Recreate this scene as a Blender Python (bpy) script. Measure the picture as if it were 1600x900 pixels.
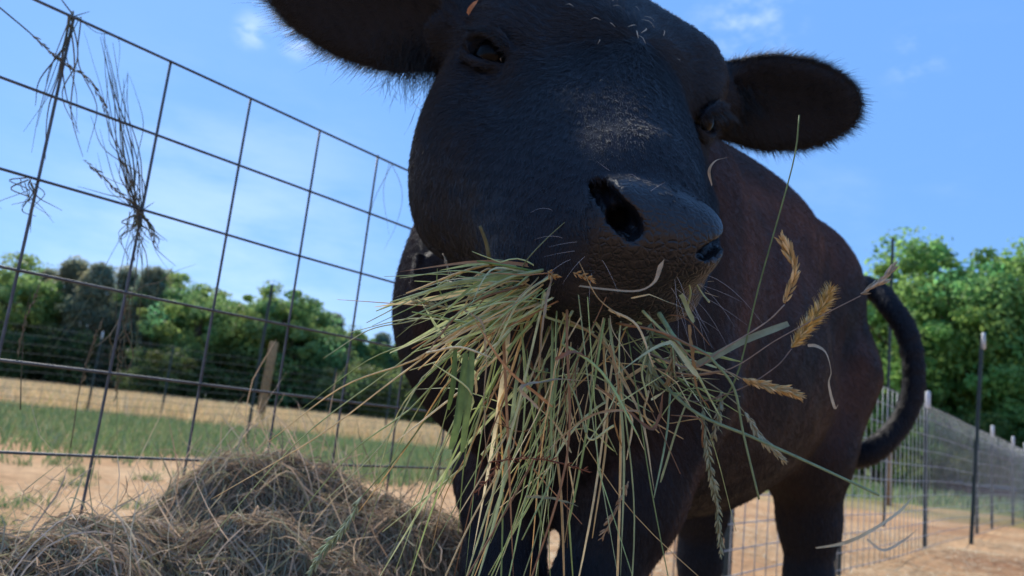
import bpy, math
import numpy as np
import openvdb as vdb
for o in list(bpy.data.objects): bpy.data.objects.remove(o)
C = bpy.context.scene.collection
SC = bpy.context.scene
rng = np.random.default_rng(7)

# ------------------------------------------------------------------ camera
F = 1200.0                                   # focal length in pixels of the 1600 px wide photograph
ROLL = math.radians(6.2); PITCH = math.atan(219/F*math.cos(ROLL)); CAMH = .65
R0 = np.array([1, 0, 0.]); U0 = np.array([0, -math.sin(PITCH), math.cos(PITCH)]); FW = np.array([0, math.cos(PITCH), math.sin(PITCH)])
CR = R0*math.cos(ROLL)+U0*math.sin(ROLL); CU = U0*math.cos(ROLL)-R0*math.sin(ROLL)
CAM = np.array([0, 0, CAMH])
def P(px, py, d):                            # point seen at a photo pixel, d metres in front of the camera
    return CAM+d*(FW+(px-800)/F*CR-(py-450)/F*CU)
def G(px, d, z=0.):                          # ground point under a photo column at depth d
    y = (d-(z-CAMH)*math.sin(PITCH))/math.cos(PITCH)
    # solve for x so that it projects to px
    x = 0.
    for _ in range(6):
        q = np.array([x, y, z])-CAM; dd = q@FW
        x += ((px-800)/F-(q@CR)/dd)*dd/CR[0]
    return np.array([x, y, z])
cam_data = bpy.data.cameras.new('camera'); cam = bpy.data.objects.new('camera', cam_data); C.objects.link(cam)
from mathutils import Matrix, Vector
M = Matrix(((CR[0], CU[0], -FW[0], CAM[0]), (CR[1], CU[1], -FW[1], CAM[1]), (CR[2], CU[2], -FW[2], CAM[2]), (0, 0, 0, 1)))
cam.matrix_world = M
cam_data.sensor_width = 36; cam_data.lens = 36*F/1600; cam_data.clip_start = .02; cam_data.clip_end = 6000
cam_data.dof.use_dof = True; cam_data.dof.focus_distance = .60; cam_data.dof.aperture_fstop = 9.5
SC.camera = cam

# ------------------------------------------------------------------ light
SUN_EL, SUN_AZ = math.radians(42), math.radians(325)   # azimuth clockwise from +Y
w = bpy.data.worlds.new('World'); SC.world = w; w.use_nodes = True
nt = w.node_tree; nt.nodes.clear()
def nn(nt, t, **kw):
    n = nt.nodes.new(t)
    for k, v in kw.items():
        if k.startswith('i_'):
            n.inputs[k[2:].replace('_', ' ')].default_value = v
        else: setattr(n, k, v)
    return n
sky = nn(nt, 'ShaderNodeTexSky', sky_type='NISHITA', sun_disc=False, sun_elevation=SUN_EL, sun_rotation=SUN_AZ, altitude=100, air_density=1.0, dust_density=.15, ozone_density=2.5)
bg = nn(nt, 'ShaderNodeBackground'); bg.inputs[1].default_value = .15
out = nn(nt, 'ShaderNodeOutputWorld')
# thin wisps of cloud in the sky itself: two small ones and a faint veil low at the left
L_ = nt.links.new
hs = nn(nt, 'ShaderNodeHueSaturation', i_Saturation=1.1); L_(sky.outputs[0], hs.inputs['Color'])
tc = nn(nt, 'ShaderNodeTexCoord'); nrm = nn(nt, 'ShaderNodeVectorMath', operation='NORMALIZE'); L_(tc.outputs['Generated'], nrm.inputs[0])
def sky_noise(scale, stretch, lo, hi, seed):
    mp = nn(nt, 'ShaderNodeMapping'); mp.inputs['Scale'].default_value = stretch; mp.inputs['Location'].default_value = (seed, seed*.7, 0); L_(nrm.outputs[0], mp.inputs[0])
    no = nn(nt, 'ShaderNodeTexNoise', i_Scale=scale, i_Detail=7.0, i_Roughness=.6); L_(mp.outputs[0], no.inputs[0])
    r = nn(nt, 'ShaderNodeMapRange', interpolation_type='SMOOTHSTEP'); r.inputs[1].default_value = lo; r.inputs[2].default_value = hi; L_(no.outputs['Fac'], r.inputs[0]); return r.outputs[0]
def mul(a, b):
    m = nn(nt, 'ShaderNodeMath', operation='MULTIPLY')
    for i, q in enumerate((a, b)):
        if isinstance(q, (int, float)): m.inputs[i].default_value = q
        else: L_(q, m.inputs[i])
    return m.outputs[0]
def spot(px, py, r0, r1):
    d = P(px, py, 1)-CAM; d = d/np.linalg.norm(d)
    v = nn(nt, 'ShaderNodeVectorMath', operation='DISTANCE'); L_(nrm.outputs[0], v.inputs[0]); v.inputs[1].default_value = d
    r = nn(nt, 'ShaderNodeMapRange', interpolation_type='SMOOTHSTEP'); r.inputs[1].default_value = r0; r.inputs[2].default_value = r1; r.inputs[3].default_value = 1; r.inputs[4].default_value = 0; L_(v.outputs['Value'], r.inputs[0]); return r.outputs[0]
hz_ = nn(nt, 'ShaderNodeMixRGB'); hz_.inputs[0].default_value = .86; hz_.inputs[2].default_value = (.535, 1.27, 2.85, 1); L_(hs.outputs[0], hz_.inputs[1])   # clear flat blue of the day
cur = hz_.outputs[0]
for fac in (mul(mul(spot(395, 48, .004, .030), sky_noise(22., (1, 1, 2.2), .38, .62, 3)), .15), mul(mul(spot(465, 66, .004, .030), sky_noise(22., (1, 1, 2.2), .38, .62, 4)), .14),
            mul(mul(spot(1170, 30, .01, .085), sky_noise(13., (1, 1, 1.6), .45, .70, 5)), .18), mul(mul(spot(1430, 95, .01, .05), sky_noise(16., (1, 1, 1.6), .5, .7, 6)), .05),
            mul(mul(spot(330, 430, .05, .34), sky_noise(3.2, (1, 1, 3.5), .36, .66, 8)), .12), mul(mul(spot(1500, 300, .05, .30), sky_noise(3.2, (1, 1, 2.5), .45, .8, 9)), .07)):
    mx = nn(nt, 'ShaderNodeMixRGB'); mx.inputs[2].default_value = (6.3, 6.4, 7.2, 1); L_(fac, mx.inputs[0]); L_(cur, mx.inputs[1]); cur = mx.outputs[0]
L_(cur, bg.inputs[0]); L_(bg.outputs[0], out.inputs[0])
sd = bpy.data.lights.new('sun', 'SUN'); sd.energy = 2.9; sd.angle = math.radians(9); sd.color = (1, .93, .82)
sun = bpy.data.objects.new('sun', sd); C.objects.link(sun)
sdir = Vector((math.sin(SUN_AZ)*math.cos(SUN_EL), math.cos(SUN_AZ)*math.cos(SUN_EL), math.sin(SUN_EL)))
sun.rotation_euler = sdir.to_track_quat('Z', 'Y').to_euler()
vs = SC.view_settings; vs.view_transform = 'Standard'; vs.look = 'None'; vs.gamma = 1; vs.exposure = 1.15; vs.use_curve_mapping = False
SC.render.engine = 'CYCLES'; SC.cycles.max_bounces = 6; SC.cycles.use_denoising = True
try: SC.cycles_curves.shape = 'RIBBONS'
except Exception: pass

# ------------------------------------------------------------------ helpers
def unit(v): v = np.asarray(v, float); return v/np.linalg.norm(v)
def tag(o, label=None, cat=None, group=None, kind=None):
    if label: o['label'] = label
    if cat: o['category'] = cat
    if group: o['group'] = group
    if kind: o['kind'] = kind
    return o
def empty(name, loc=(0, 0, 0), parent=None):
    o = bpy.data.objects.new(name, None); C.objects.link(o); o.location = Vector(loc); o.empty_display_size = .05
    if parent: adopt(o, parent)
    return o
def wloc(o):
    l = Vector(o.location)
    while o.parent: o = o.parent; l += Vector(o.location)
    return l
def adopt(o, parent):
    o.parent = parent
def mesh(name, V, Fc, mat, parent=None, smooth=True, col=None, uvlen=None):
    """V (n,3) world positions; stored relative to the parent's origin."""
    V = np.asarray(V, float)
    off = np.array(wloc(parent)) if parent else np.zeros(3)
    me = bpy.data.meshes.new(name)
    if isinstance(Fc, np.ndarray):
        nf, k = Fc.shape
        me.vertices.add(len(V)); me.vertices.foreach_set('co', (V-off).astype(np.float32).ravel())
        me.loops.add(nf*k); me.loops.foreach_set('vertex_index', Fc.astype(np.int32).ravel())
        me.polygons.add(nf); me.polygons.foreach_set('loop_start', np.arange(0, nf*k, k, dtype=np.int32))
        me.update(calc_edges=True)
    else:
        me.from_pydata((V-off).tolist(), [], [list(map(int, f)) for f in Fc])
    me.polygons.foreach_set('use_smooth', np.full(len(me.polygons), smooth))
    if col is not None:
        a = me.attributes.new('col', 'FLOAT_COLOR', 'POINT')
        c4 = np.ones((len(V), 4), np.float32); c4[:, :3] = col; a.data.foreach_set('color', c4.ravel())
    me.materials.append(mat)
    me.update()
    o = bpy.data.objects.new(name, me); C.objects.link(o)
    if parent: adopt(o, parent)
    return o
class MB:
    def __init__(s): s.V = []; s.F = []; s.C = []; s.n = 0
    def add(s, V, Fc, col=(1, 1, 1)):
        V = np.asarray(V, float); s.V.append(V); s.F.append(np.asarray(Fc, int)+s.n); s.n += len(V)
        col = np.asarray(col, float); s.C.append(np.broadcast_to(col, (len(V), 3)))
    def tube(s, pts, r, sides=6, col=(1, 1, 1), caps=True):
        pts = np.asarray(pts, float); n = len(pts); r = np.broadcast_to(np.asarray(r, float), (n,))
        T = np.gradient(pts, axis=0); T /= np.linalg.norm(T, axis=1)[:, None]+1e-12
        ref = np.array([0, 0, 1.]) if abs(T[0] @ [0, 0, 1]) < .9 else np.array([1., 0, 0])
        A = np.cross(T, ref); bad = np.linalg.norm(A, axis=1) < 1e-3; A[bad] = np.cross(T[bad], [0, 1, .3])
        A /= np.linalg.norm(A, axis=1)[:, None]; B = np.cross(T, A)
        th = np.arange(sides)*2*math.pi/sides
        V = pts[:, None]+r[:, None, None]*(np.cos(th)[None, :, None]*A[:, None]+np.sin(th)[None, :, None]*B[:, None])
        V = V.reshape(-1, 3); i = np.arange(n-1)[:, None]*sides; j = np.arange(sides)[None]; j2 = (j+1) % sides
        Fq = np.stack([i+j, i+j2, i+sides+j2, i+sides+j], -1).reshape(-1, 4)
        if caps:
            e = n*sides; V = np.vstack([V, pts[:1], pts[-1:]])
            k = np.arange(sides); k2 = (k+1) % sides
            Fq = np.vstack([Fq, np.stack([k2, k, np.full(sides, e), np.full(sides, e)], -1), np.stack([(n-1)*sides+k, (n-1)*sides+k2, np.full(sides, e+1), np.full(sides, e+1)], -1)])
        s.add(V, Fq, col)
    def ribbon(s, pts, wd, side, col=(1, 1, 1), fold=.35, twist=0.):
        """leaf blade with a folded midrib"""
        pts = np.asarray(pts, float); n = len(pts); wd = np.broadcast_to(np.asarray(wd, float), (n,))
        T = np.gradient(pts, axis=0); T /= np.linalg.norm(T, axis=1)[:, None]+1e-12
        A = np.cross(T, np.asarray(side, float)); A /= np.linalg.norm(A, axis=1)[:, None]+1e-9
        B = np.cross(A, T)
        if twist:
            t = np.linspace(0, twist, n)[:, None]; A, B = A*np.cos(t)+B*np.sin(t), B*np.cos(t)-A*np.sin(t)
        w_ = wd[:, None]*.5
        V = np.stack([pts+A*w_+B*w_*fold, pts, pts-A*w_+B*w_*fold], 1).reshape(-1, 3)
        i = np.arange(n-1)[:, None]*3; j = np.array([0, 1])[None]
        s.add(V, np.stack([i+j, i+j+1, i+j+4, i+j+3], -1).reshape(-1, 4), col)
    def box(s, c, h, R=None, col=(1, 1, 1)):
        c = np.asarray(c, float); sg = np.array([[x, y, z] for x in (-1, 1) for y in (-1, 1) for z in (-1, 1)])*np.asarray(h)
        if R is not None: sg = sg @ np.asarray(R)
        s.add(c+sg, [[0, 1, 3, 2], [4, 6, 7, 5], [0, 4, 5, 1], [2, 3, 7, 6], [0, 2, 6, 4], [1, 5, 7, 3]], col)
    def out(s): return np.vstack(s.V), np.vstack(s.F), np.vstack(s.C)
    def build(s, name, mat, parent=None, smooth=True):
        V, Fc, c = s.out(); 
        same = Fc[:, 2] == Fc[:, 3]
        if same.any():
            q = [list(f) for f in Fc[~same]]+[list(f[:3]) for f in Fc[same]]
            return mesh(name, V, q, mat, parent, smooth, c)
        return mesh(name, V, Fc, mat, parent, smooth, c)
def spline(ctrl, n=16):
    c = np.asarray(ctrl, float); m = len(c)
    if m == 2: return c[0]+(c[1]-c[0])*np.linspace(0, 1, n)[:, None]
    q = np.vstack([2*c[0]-c[1], c, 2*c[-1]-c[-2]]); t = np.linspace(0, m-1-1e-9, n); i = t.astype(int); f = (t-i)[:, None]
    a, b, d, e = q[i], q[i+1], q[i+2], q[i+3]
    return .5*((2*b)+(-a+d)*f+(2*a-5*b+4*d-e)*f**2+(-a+3*b-3*d+e)*f**3)
def vnoise(p, s, seed=0):
    """cheap smooth vector noise: sums of sines"""
    r = np.random.default_rng(seed); o = np.zeros((len(p), 3))
    for k in range(6):
        W = r.normal(size=(3, 3))*s*(1+.6*k); ph = r.uniform(0, 6.28, 3); o += np.sin(p @ W+ph)/(1+.5*k)
    return o/2.2

# ------------------------------------------------------------------ materials
def mat(name, base=(.5, .5, .5), rough=.8, spec=.3, metal=0., attr=False, bump=None, noise=None, sss=0, trans=0., sheen=0):
    m = bpy.data.materials.new(name); m.use_nodes = True; t = m.node_tree; b = t.nodes['Principled BSDF']
    b.inputs['Base Color'].default_value = (*base, 1); b.inputs['Roughness'].default_value = rough
    b.inputs['Specular IOR Level'].default_value = spec; b.inputs['Metallic'].default_value = metal
    tc = nn(t, 'ShaderNodeTexCoord'); src = None
    if attr:
        a = nn(t, 'ShaderNodeAttribute', attribute_name='col'); src = a.outputs['Color']
    if noise:   # (scale, dark factor, light factor)
        n = nn(t, 'ShaderNodeTexNoise', i_Scale=noise[0], i_Detail=6.0, i_Roughness=.6); t.links.new(tc.outputs['Object'], n.inputs[0])
        r = nn(t, 'ShaderNodeMapRange'); r.inputs[1].default_value = .3; r.inputs[2].default_value = .7; r.inputs[3].default_value = noise[1]; r.inputs[4].default_value = noise[2]
        t.links.new(n.outputs['Fac'], r.inputs[0])
        x = nn(t, 'ShaderNodeVectorMath', operation='SCALE')
        if src: t.links.new(src, x.inputs[0])
        else: x.inputs[0].default_value = base
        t.links.new(r.outputs[0], x.inputs['Scale']); src = x.outputs[0]
    if src: t.links.new(src, b.inputs['Base Color'])
    if bump:    # (scale, strength, distance)
        n = nn(t, 'ShaderNodeTexNoise', i_Scale=bump[0], i_Detail=5.0); t.links.new(tc.outputs['Object'], n.inputs[0])
        bp = nn(t, 'ShaderNodeBump', i_Strength=bump[1], i_Distance=bump[2]); t.links.new(n.outputs['Fac'], bp.inputs['Height']); t.links.new(bp.outputs[0], b.inputs['Normal'])
    if trans:
        tr = nn(t, 'ShaderNodeBsdfTranslucent'); ms = nn(t, 'ShaderNodeMixShader'); ms.inputs[0].default_value = trans
        if src: t.links.new(src, tr.inputs[0])
        else: tr.inputs[0].default_value = (*base, 1)
        o = t.nodes['Material Output']; t.links.new(b.outputs[0], ms.inputs[1]); t.links.new(tr.outputs[0], ms.inputs[2]); t.links.new(ms.outputs[0], o.inputs[0])
    if sheen: b.inputs['Sheen Weight'].default_value = sheen
    return m
# ================================================================== GROUND
def ground_mat():
    m = bpy.data.materials.new('bare_dirt'); m.use_nodes = True; t = m.node_tree; b = t.nodes['Principled BSDF']; b.inputs['Roughness'].default_value = .95; b.inputs['Specular IOR Level'].default_value = .1
    tc = nn(t, 'ShaderNodeTexCoord')
    n1 = nn(t, 'ShaderNodeTexNoise', i_Scale=.55, i_Detail=8.0, i_Roughness=.65); t.links.new(tc.outputs['Object'], n1.inputs[0])
    r1 = nn(t, 'ShaderNodeValToRGB'); e = r1.color_ramp.elements
    e[0].position = .32; e[0].color = (.35, .175, .085, 1); e[1].position = .68; e[1].color = (.61, .40, .22, 1)
    k = r1.color_ramp.elements.new(.5); k.color = (.49, .29, .145, 1)
    t.links.new(n1.outputs['Fac'], r1.inputs[0])
    n2 = nn(t, 'ShaderNodeTexNoise', i_Scale=9.0, i_Detail=9.0, i_Roughness=.78); t.links.new(tc.outputs['Object'], n2.inputs[0])
    r2 = nn(t, 'ShaderNodeMapRange'); r2.inputs[1].default_value = .3; r2.inputs[2].default_value = .7; r2.inputs[3].default_value = .60; r2.inputs[4].default_value = 1.28
    t.links.new(n2.outputs['Fac'], r2.inputs[0])
    x = nn(t, 'ShaderNodeVectorMath', operation='SCALE'); t.links.new(r1.outputs[0], x.inputs[0]); t.links.new(r2.outputs[0], x.inputs['Scale'])
    # thin green flush on the dirt farther out
    n3 = nn(t, 'ShaderNodeTexNoise', i_Scale=.35, i_Detail=5.0); t.links.new(tc.outputs['Object'], n3.inputs[0])
    sx = nn(t, 'ShaderNodeSeparateXYZ'); t.links.new(tc.outputs['Object'], sx.inputs[0])
    ad = nn(t, 'ShaderNodeMath', operation='MULTIPLY_ADD'); ad.inputs[1].default_value = 14.; t.links.new(n3.outputs['Fac'], ad.inputs[0]); t.links.new(sx.outputs['Y'], ad.inputs[2])
    ms = nn(t, 'ShaderNodeMapRange'); ms.inputs[1].default_value = 19.; ms.inputs[2].default_value = 24.; t.links.new(ad.outputs[0], ms.inputs[0])
    mix = nn(t, 'ShaderNodeMixRGB'); mix.inputs[2].default_value = (.13, .15, .05, 1); t.links.new(ms.outputs[0], mix.inputs[0]); t.links.new(x.outputs[0], mix.inputs[1])
    t.links.new(mix.outputs[0], b.inputs['Base Color'])
    bp = nn(t, 'ShaderNodeBump', i_Strength=.8, i_Distance=.03); t.links.new(n2.outputs['Fac'], bp.inputs['Height']); t.links.new(bp.outputs[0], b.inputs['Normal'])
    return m
xs_ = np.concatenate([-np.geomspace(3000, 14, 26), np.linspace(-13.5, 13.5, 150), np.geomspace(14, 3000, 26)])
ys_ = np.concatenate([-np.geomspace(300, 3, 14), np.linspace(-2.5, 24, 160), np.geomspace(24.6, 3000, 26)])
GX, GY = np.meshgrid(xs_, ys_, indexing='ij'); gp = np.stack([GX.ravel(), GY.ravel(), 0*GX.ravel()], 1)
near = np.exp(-(np.maximum(0, np.hypot(gp[:, 0], gp[:, 1])-16)/6)**2)
def gz_at(x, y):
    p = np.stack([np.atleast_1d(x), np.atleast_1d(y), 0*np.atleast_1d(x)], 1).astype(float)
    nr_ = np.exp(-(np.maximum(0, np.hypot(p[:, 0], p[:, 1])-16)/6)**2)
    return (vnoise(p, .8, 21)[:, 0]*.035+vnoise(p, 3.2, 22)[:, 0]*.014)*nr_-.03
gp[:, 2] = gz_at(gp[:, 0], gp[:, 1])
nx_, ny_ = len(xs_), len(ys_); ii = np.arange(nx_-1)[:, None]*ny_; jj = np.arange(ny_-1)[None]
tag(mesh('ground', gp, np.stack([ii+jj, ii+ny_+jj, ii+ny_+jj+1, ii+jj+1], -1).reshape(-1, 4), ground_mat()), kind='structure')

# ------------------------------------------------------------------ grass
def blades(name, n, xr, yr, hr, wr_, cols, m, kindname, label, cat, mask=None, lean=.35, seed=1, clump=None, groups=None):
    r = np.random.default_rng(seed)
    x = r.uniform(*xr, n); y = r.uniform(*yr, n)
    if clump is not None:                                   # (count, spread)
        cx, cy = r.uniform(*xr, clump[0]), r.uniform(*yr, clump[0]); k = r.integers(0, clump[0], n)
        x = cx[k]+r.normal(size=n)*clump[1]; y = cy[k]+r.normal(size=n)*clump[1]
    if mask is not None:
        k = mask(x, y, r); x, y = x[k], y[k]
    n = len(x); h = r.uniform(*hr, n); wd = r.uniform(*wr_, n); a = r.uniform(0, 2*math.pi, n)
    z = gz_at(x, y); ln = r.normal(size=(n, 2))*lean*h[:, None]
    base = np.stack([x, y, z-.01], 1); sd = np.stack([np.cos(a), np.sin(a), 0*a], 1)*wd[:, None]/2
    mid = base+np.stack([ln[:, 0]*.35, ln[:, 1]*.35, h*.6], 1); top = base+np.stack([ln[:, 0], ln[:, 1], h], 1)
    V = np.stack([base-sd, base+sd, mid+sd*.8, mid-sd*.8, top+sd*.15, top-sd*.15], 1).reshape(-1, 3)
    i = np.arange(n)[:, None]*6; Fq = np.concatenate([i+[0, 1, 2, 3], i+[3, 2, 4, 5]], 1).reshape(-1, 4)
    cc = np.asarray(cols)[r.integers(0, len(cols), n)]*r.uniform(.75, 1.25, n)[:, None]
    tag(mesh(name, V, Fq, m, smooth=False, col=np.repeat(cc, 6, 0)), label, cat, kind='stuff')
grass_m = mat('grass_blade', (.1, .15, .04), .7, .2, attr=True, trans=.25)
GR = [(.18, .27, .10), (.22, .31, .12), (.25, .32, .14), (.14, .22, .08), (.34, .34, .17)]
TN = [(.84, .57, .30), (.88, .64, .36), (.74, .50, .26), (.84, .60, .34), (.60, .47, .22)]
gline = lambda x: 6.6+.9*np.sin(x*.9)+.5*np.sin(x*2.3+1)+np.clip(x+5, 0, 10)*.55
blades('green_grass', 60000, (-15, 1.5), (5.5, 17), (.05, .20), (.008, .022), GR, grass_m, 'stuff', 'strip of short green grass beyond the wire panel', 'grass', mask=lambda x, y, r: y > gline(x)+r.normal(size=len(x))*.35, seed=3)
blades('dry_meadow_grass', 90000, (-34, 6), (13.5, 44), (.22, .52), (.012, .035), TN, grass_m, 'stuff', 'band of tall straw coloured meadow grass before the tree line', 'grass', mask=lambda x, y, r: y > 14+np.clip(x+12, 0, 20)*.5+r.normal(size=len(x))*.5, seed=4)
blades('grass_tufts', 2600, (-6, -1.2), (3.4, 6.8), (.03, .09), (.004, .010), GR[:4], grass_m, 'stuff', 'scattered little green tufts on the bare reddish dirt', 'grass', clump=(46, .055), lean=.6, seed=5)
blades('field_grass', 45000, (5, 60), (17, 50), (.08, .32), (.015, .04), GR+[(.30, .26, .12)], grass_m, 'stuff', 'green grass beyond the fence before the tall trees', 'grass', seed=6)
# straw litter trodden over the pen
r = np.random.default_rng(8); n = 60000
x = r.uniform(-3, 9, n); y = r.uniform(1.0, 11, n); x[:40000] = r.uniform(0, 6, 40000); y[:40000] = r.uniform(2.0, 9, 40000); kk = vnoise(np.stack([x, y, 0*x], 1), 1.6, 44)[:, 0]+r.normal(size=n)*.5 > -.1; x, y = x[kk], y[kk]; n = len(x)
L = r.uniform(.03, .14, n); a = r.uniform(0, math.pi, n); d_ = np.stack([np.cos(a), np.sin(a), r.normal(size=n)*.12], 1)*L[:, None]/2; z = gz_at(x, y)+.012+r.random(n)*.012
c_ = np.stack([x, y, z], 1); sd_ = np.stack([-np.sin(a), np.cos(a), 0*a], 1)*(r.uniform(.002, .0055, n)/2)[:, None]
V = np.stack([c_-d_-sd_, c_-d_+sd_, c_+d_+sd_, c_+d_-sd_], 1).reshape(-1, 3)
V[3::4, 2] += 0
straw_m = mat('straw', (.45, .35, .2), .7, .25, attr=True, trans=.15)
tag(mesh('straw_litter', V, (np.arange(n)[:, None]*4+np.arange(4)), straw_m, smooth=False, col=np.repeat(np.array([(.58, .45, .27), (.50, .38, .22), (.66, .55, .37), (.32, .22, .12)])[r.integers(0, 4, n)], 4, 0)), 'loose straw trodden into the dirt of the pen', 'straw', kind='stuff')

# ================================================================== TREES
leaf_mats = {}
def leaf_mat(key, base, tr=.58):
    if key not in leaf_mats: leaf_mats[key] = mat('leaf_'+key, base, .55, .3, attr=True, trans=tr)
    return leaf_mats[key]
bark_m = mat('bark', (.13, .10, .08), .9, .1, bump=(12, .6, .03), noise=(5, .6, 1.2))
def tree_data(seed, h, spread, kind, nleaf, leaf, ncl):
    """local coordinates, root at the origin; returns trunk MB and crown arrays"""
    r = np.random.default_rng(seed); tb = MB()
    if kind == 'pine':
        tp = spline([(0, 0, -.1), (.1, 0, h*.3), (.0, .1, h*.65), (0, 0, h*.97)], 14); tb.tube(tp, np.linspace(.020*h, .003*h, 14), 8)
        cc = []; rr = []
        for i in range(ncl):
            t = r.uniform(.03, 1.0)**.95; a = r.uniform(0, 6.28); R_ = spread*(1.08-t)*r.uniform(.35, 1.0)*(1 if t > .3 else .9)
            c = np.array([math.cos(a)*R_, math.sin(a)*R_, t*h+r.normal()*.1]); cc.append(c); rr.append(spread*r.uniform(.26, .48)*(1.15-.5*t))
            if i < 26: tb.tube(spline([(0, 0, c[2]-.12*R_), (c[0]*.5, c[1]*.5, c[2]-.05*R_), c], 6), np.linspace(.0055*h, .0015*h, 6), 5)
    else:
        tp = spline([(0, 0, -.1), (.12, .05, h*.2), (-.05, .1, h*.45), (.05, 0, h*.72)], 12); tb.tube(tp, np.linspace(.026*h, .008*h, 12), 8)
        cc = []; rr = []
        for i in range(ncl):
            a = r.uniform(0, 6.28); ph = math.acos(r.uniform(-1, 1)); q = r.uniform(.45, 1.)**.6
            lob = 1+.22*math.sin(3*a+seed)+.18*math.sin(5*ph+seed*2)
            c = np.array([math.cos(a)*math.sin(ph)*spread*q*lob, math.sin(a)*math.sin(ph)*spread*q*lob, h*.50+math.cos(ph)*h*.42*q*min(lob, 1.1)]); c[2] = max(c[2], h*.05)
            cc.append(c); rr.append(spread*r.uniform(.10, .36))
            if i < 22: tb.tube(spline([tp[r.integers(3, 11)], c*np.array([.5, .5, .85]), c], 7), np.linspace(.008*h, .0018*h, 7), 5)
    cc = np.array(cc); rr = np.array(rr); k = r.integers(0, ncl, nleaf)
    u = r.normal(size=(nleaf, 3)); u /= np.linalg.norm(u, axis=1)[:, None]; rad_ = rr[k]*r.uniform(.3, 1.08, nleaf)**.5
    p = cc[k]+u*rad_[:, None]*np.array([1, 1, .72]); p[:, 2] = np.maximum(p[:, 2], .05)
    N = u+r.normal(size=u.shape)*.7; N[:, 2] += .3; N /= np.linalg.norm(N, axis=1)[:, None]
    A = np.cross(N, r.normal(size=u.shape)); A /= np.linalg.norm(A, axis=1)[:, None]; B = np.cross(N, A)
    s = leaf*r.uniform(.6, 1.35, nleaf)[:, None]; asp = .32 if kind == 'pine' else .62
    V = np.stack([p-A*s*.5, p+B*s*asp*.5+N*s*.08, p+A*s*.5, p-B*s*asp*.5+N*s*.08], 1).reshape(-1, 3)
    tone = r.uniform(.72, 1.35, ncl)[k]*r.uniform(.8, 1.2, nleaf); hue = r.normal(size=ncl)[k]*.12
    return tb, V, np.arange(nleaf*4).reshape(-1, 4), tone, hue
protos = {}
def tree(loc, key, label, name, scale=1., rz=0., cat='tree', group=None, col=(.07, .12, .03), **kw):
    o = empty(name, (loc[0], loc[1], -.05)); o.rotation_euler.z = rz; o.scale = (scale,)*3
    tag(o, label, cat, group)
    if key not in protos:
        tb, V, Fq, tone, hue = tree_data(**kw)
        t_ = tb.build('trunk', bark_m); cl_ = np.repeat(np.array(col)[None]*tone[:, None]*np.stack([1+hue*1.3, 1+0*hue, 1-hue], 1), 4, 0)
        c_ = mesh('crown', V, Fq, leaf_mat(key.split('-')[0], col), smooth=False, col=np.clip(cl_, .004, 1)); protos[key] = (t_, c_)
    else:
        t_, c_ = (q.copy() for q in protos[key]); C.objects.link(t_); C.objects.link(c_)
    t_.parent = o; c_.parent = o
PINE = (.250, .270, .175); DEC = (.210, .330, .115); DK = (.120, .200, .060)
# the far tree line on the left: (photo column, top row, depth, kind, crown half width)
left_line = [(15, 405, 55, 'dec'), (228, 428, 56, 'pine'), (270, 440, 54, 'dec'), (312, 448, 56, 'dec'), (398, 455, 54, 'dec'), (442, 458, 55, 'dec'), (520, 505, 55, 'dec'), (560, 520, 55, 'dec'), (600, 530, 57, 'dec'), (-330, 380, 52, 'pine'), (-220, 395, 50, 'dec'), (-110, 372, 50, 'pine'), (-15, 380, 47, 'dec'), (38, 422, 52, 'pine'), (78, 406, 50, 'pine'), (120, 412, 48, 'pine'), (165, 420, 51, 'pine'), (205, 418, 49, 'pine'),
  (248, 414, 50, 'dec'), (292, 432, 46, 'dec'), (335, 462, 52, 'dec'), (375, 452, 48, 'dec'), (420, 438, 47, 'dec'), (462, 462, 50, 'dec'), (500, 492, 52, 'pine'), (540, 512, 56, 'dec'), (580, 522, 56, 'pine'), (622, 532, 58, 'dec'), (670, 545, 60, 'pine'), (740, 540, 60, 'dec'), (830, 560, 62, 'pine'), (930, 560, 60, 'dec'), (1040, 570, 58, 'pine')]
ORD = 'first second third fourth fifth sixth seventh eighth ninth tenth eleventh twelfth thirteenth fourteenth fifteenth sixteenth seventeenth eighteenth nineteenth'.split(); nth = {}; left_line.sort()
for i, (px, ty, d, kd) in enumerate(left_line):
    hor = 450+219+(px-800)*.1086; H_ = .65+(hor-ty)/F*d; g0 = G(px, d)
    vis_ = -60 < px < 640; nth[kd] = nth.get(kd, 0)+vis_
    wh = ('%s from the left edge' % ORD[nth[kd]-1]) if vis_ else ('beyond the frame or behind the cow, column %d' % i)
    if kd == 'pine':
        tree(g0, 'pine-%d' % (i % 2), ('dull grey-green pine of the far tree line, '+wh if vis_ else ('far pine just outside the left edge' if px < 0 else 'far pine hidden behind the cow\'s chest')), 'pine_tree', H_/9, i*1.7, group='trees along the far field edge', col=PINE, seed=31+i % 2, h=9, spread=3.1, kind='pine', nleaf=15000, leaf=.32, ncl=150)
    else:
        tree(g0, 'green-%d' % (i % 2), ('bright green leafy tree of the far tree line, '+wh if vis_ else ('far leafy tree just outside the left edge' if px < 0 else 'far leafy tree hidden behind the cow\'s chest')), 'leafy_tree', H_/9, i*2.1, group='trees along the far field edge', col=DEC, seed=41+i % 2, h=9, spread=3.2, kind='dec', nleaf=17000, leaf=.27, ncl=150)
for i, px in enumerate((-40, 60, 160, 270, 360, 450, 545, 640, 720)):   # lower brush that closes the foot of the tree line
    d = 44+3*(i % 3); g0 = G(px, d)
    tree(g0, 'brush', 'low green brush under the far trees, %s from the left edge' % ORD[i], 'bush', .9+.15*(i % 3), i*1.3, 'bush', 'brush under the far trees', col=(.12, .17, .06), seed=55, h=4.0, spread=3.2, kind='dec', nleaf=9000, leaf=.22, ncl=60)
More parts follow.
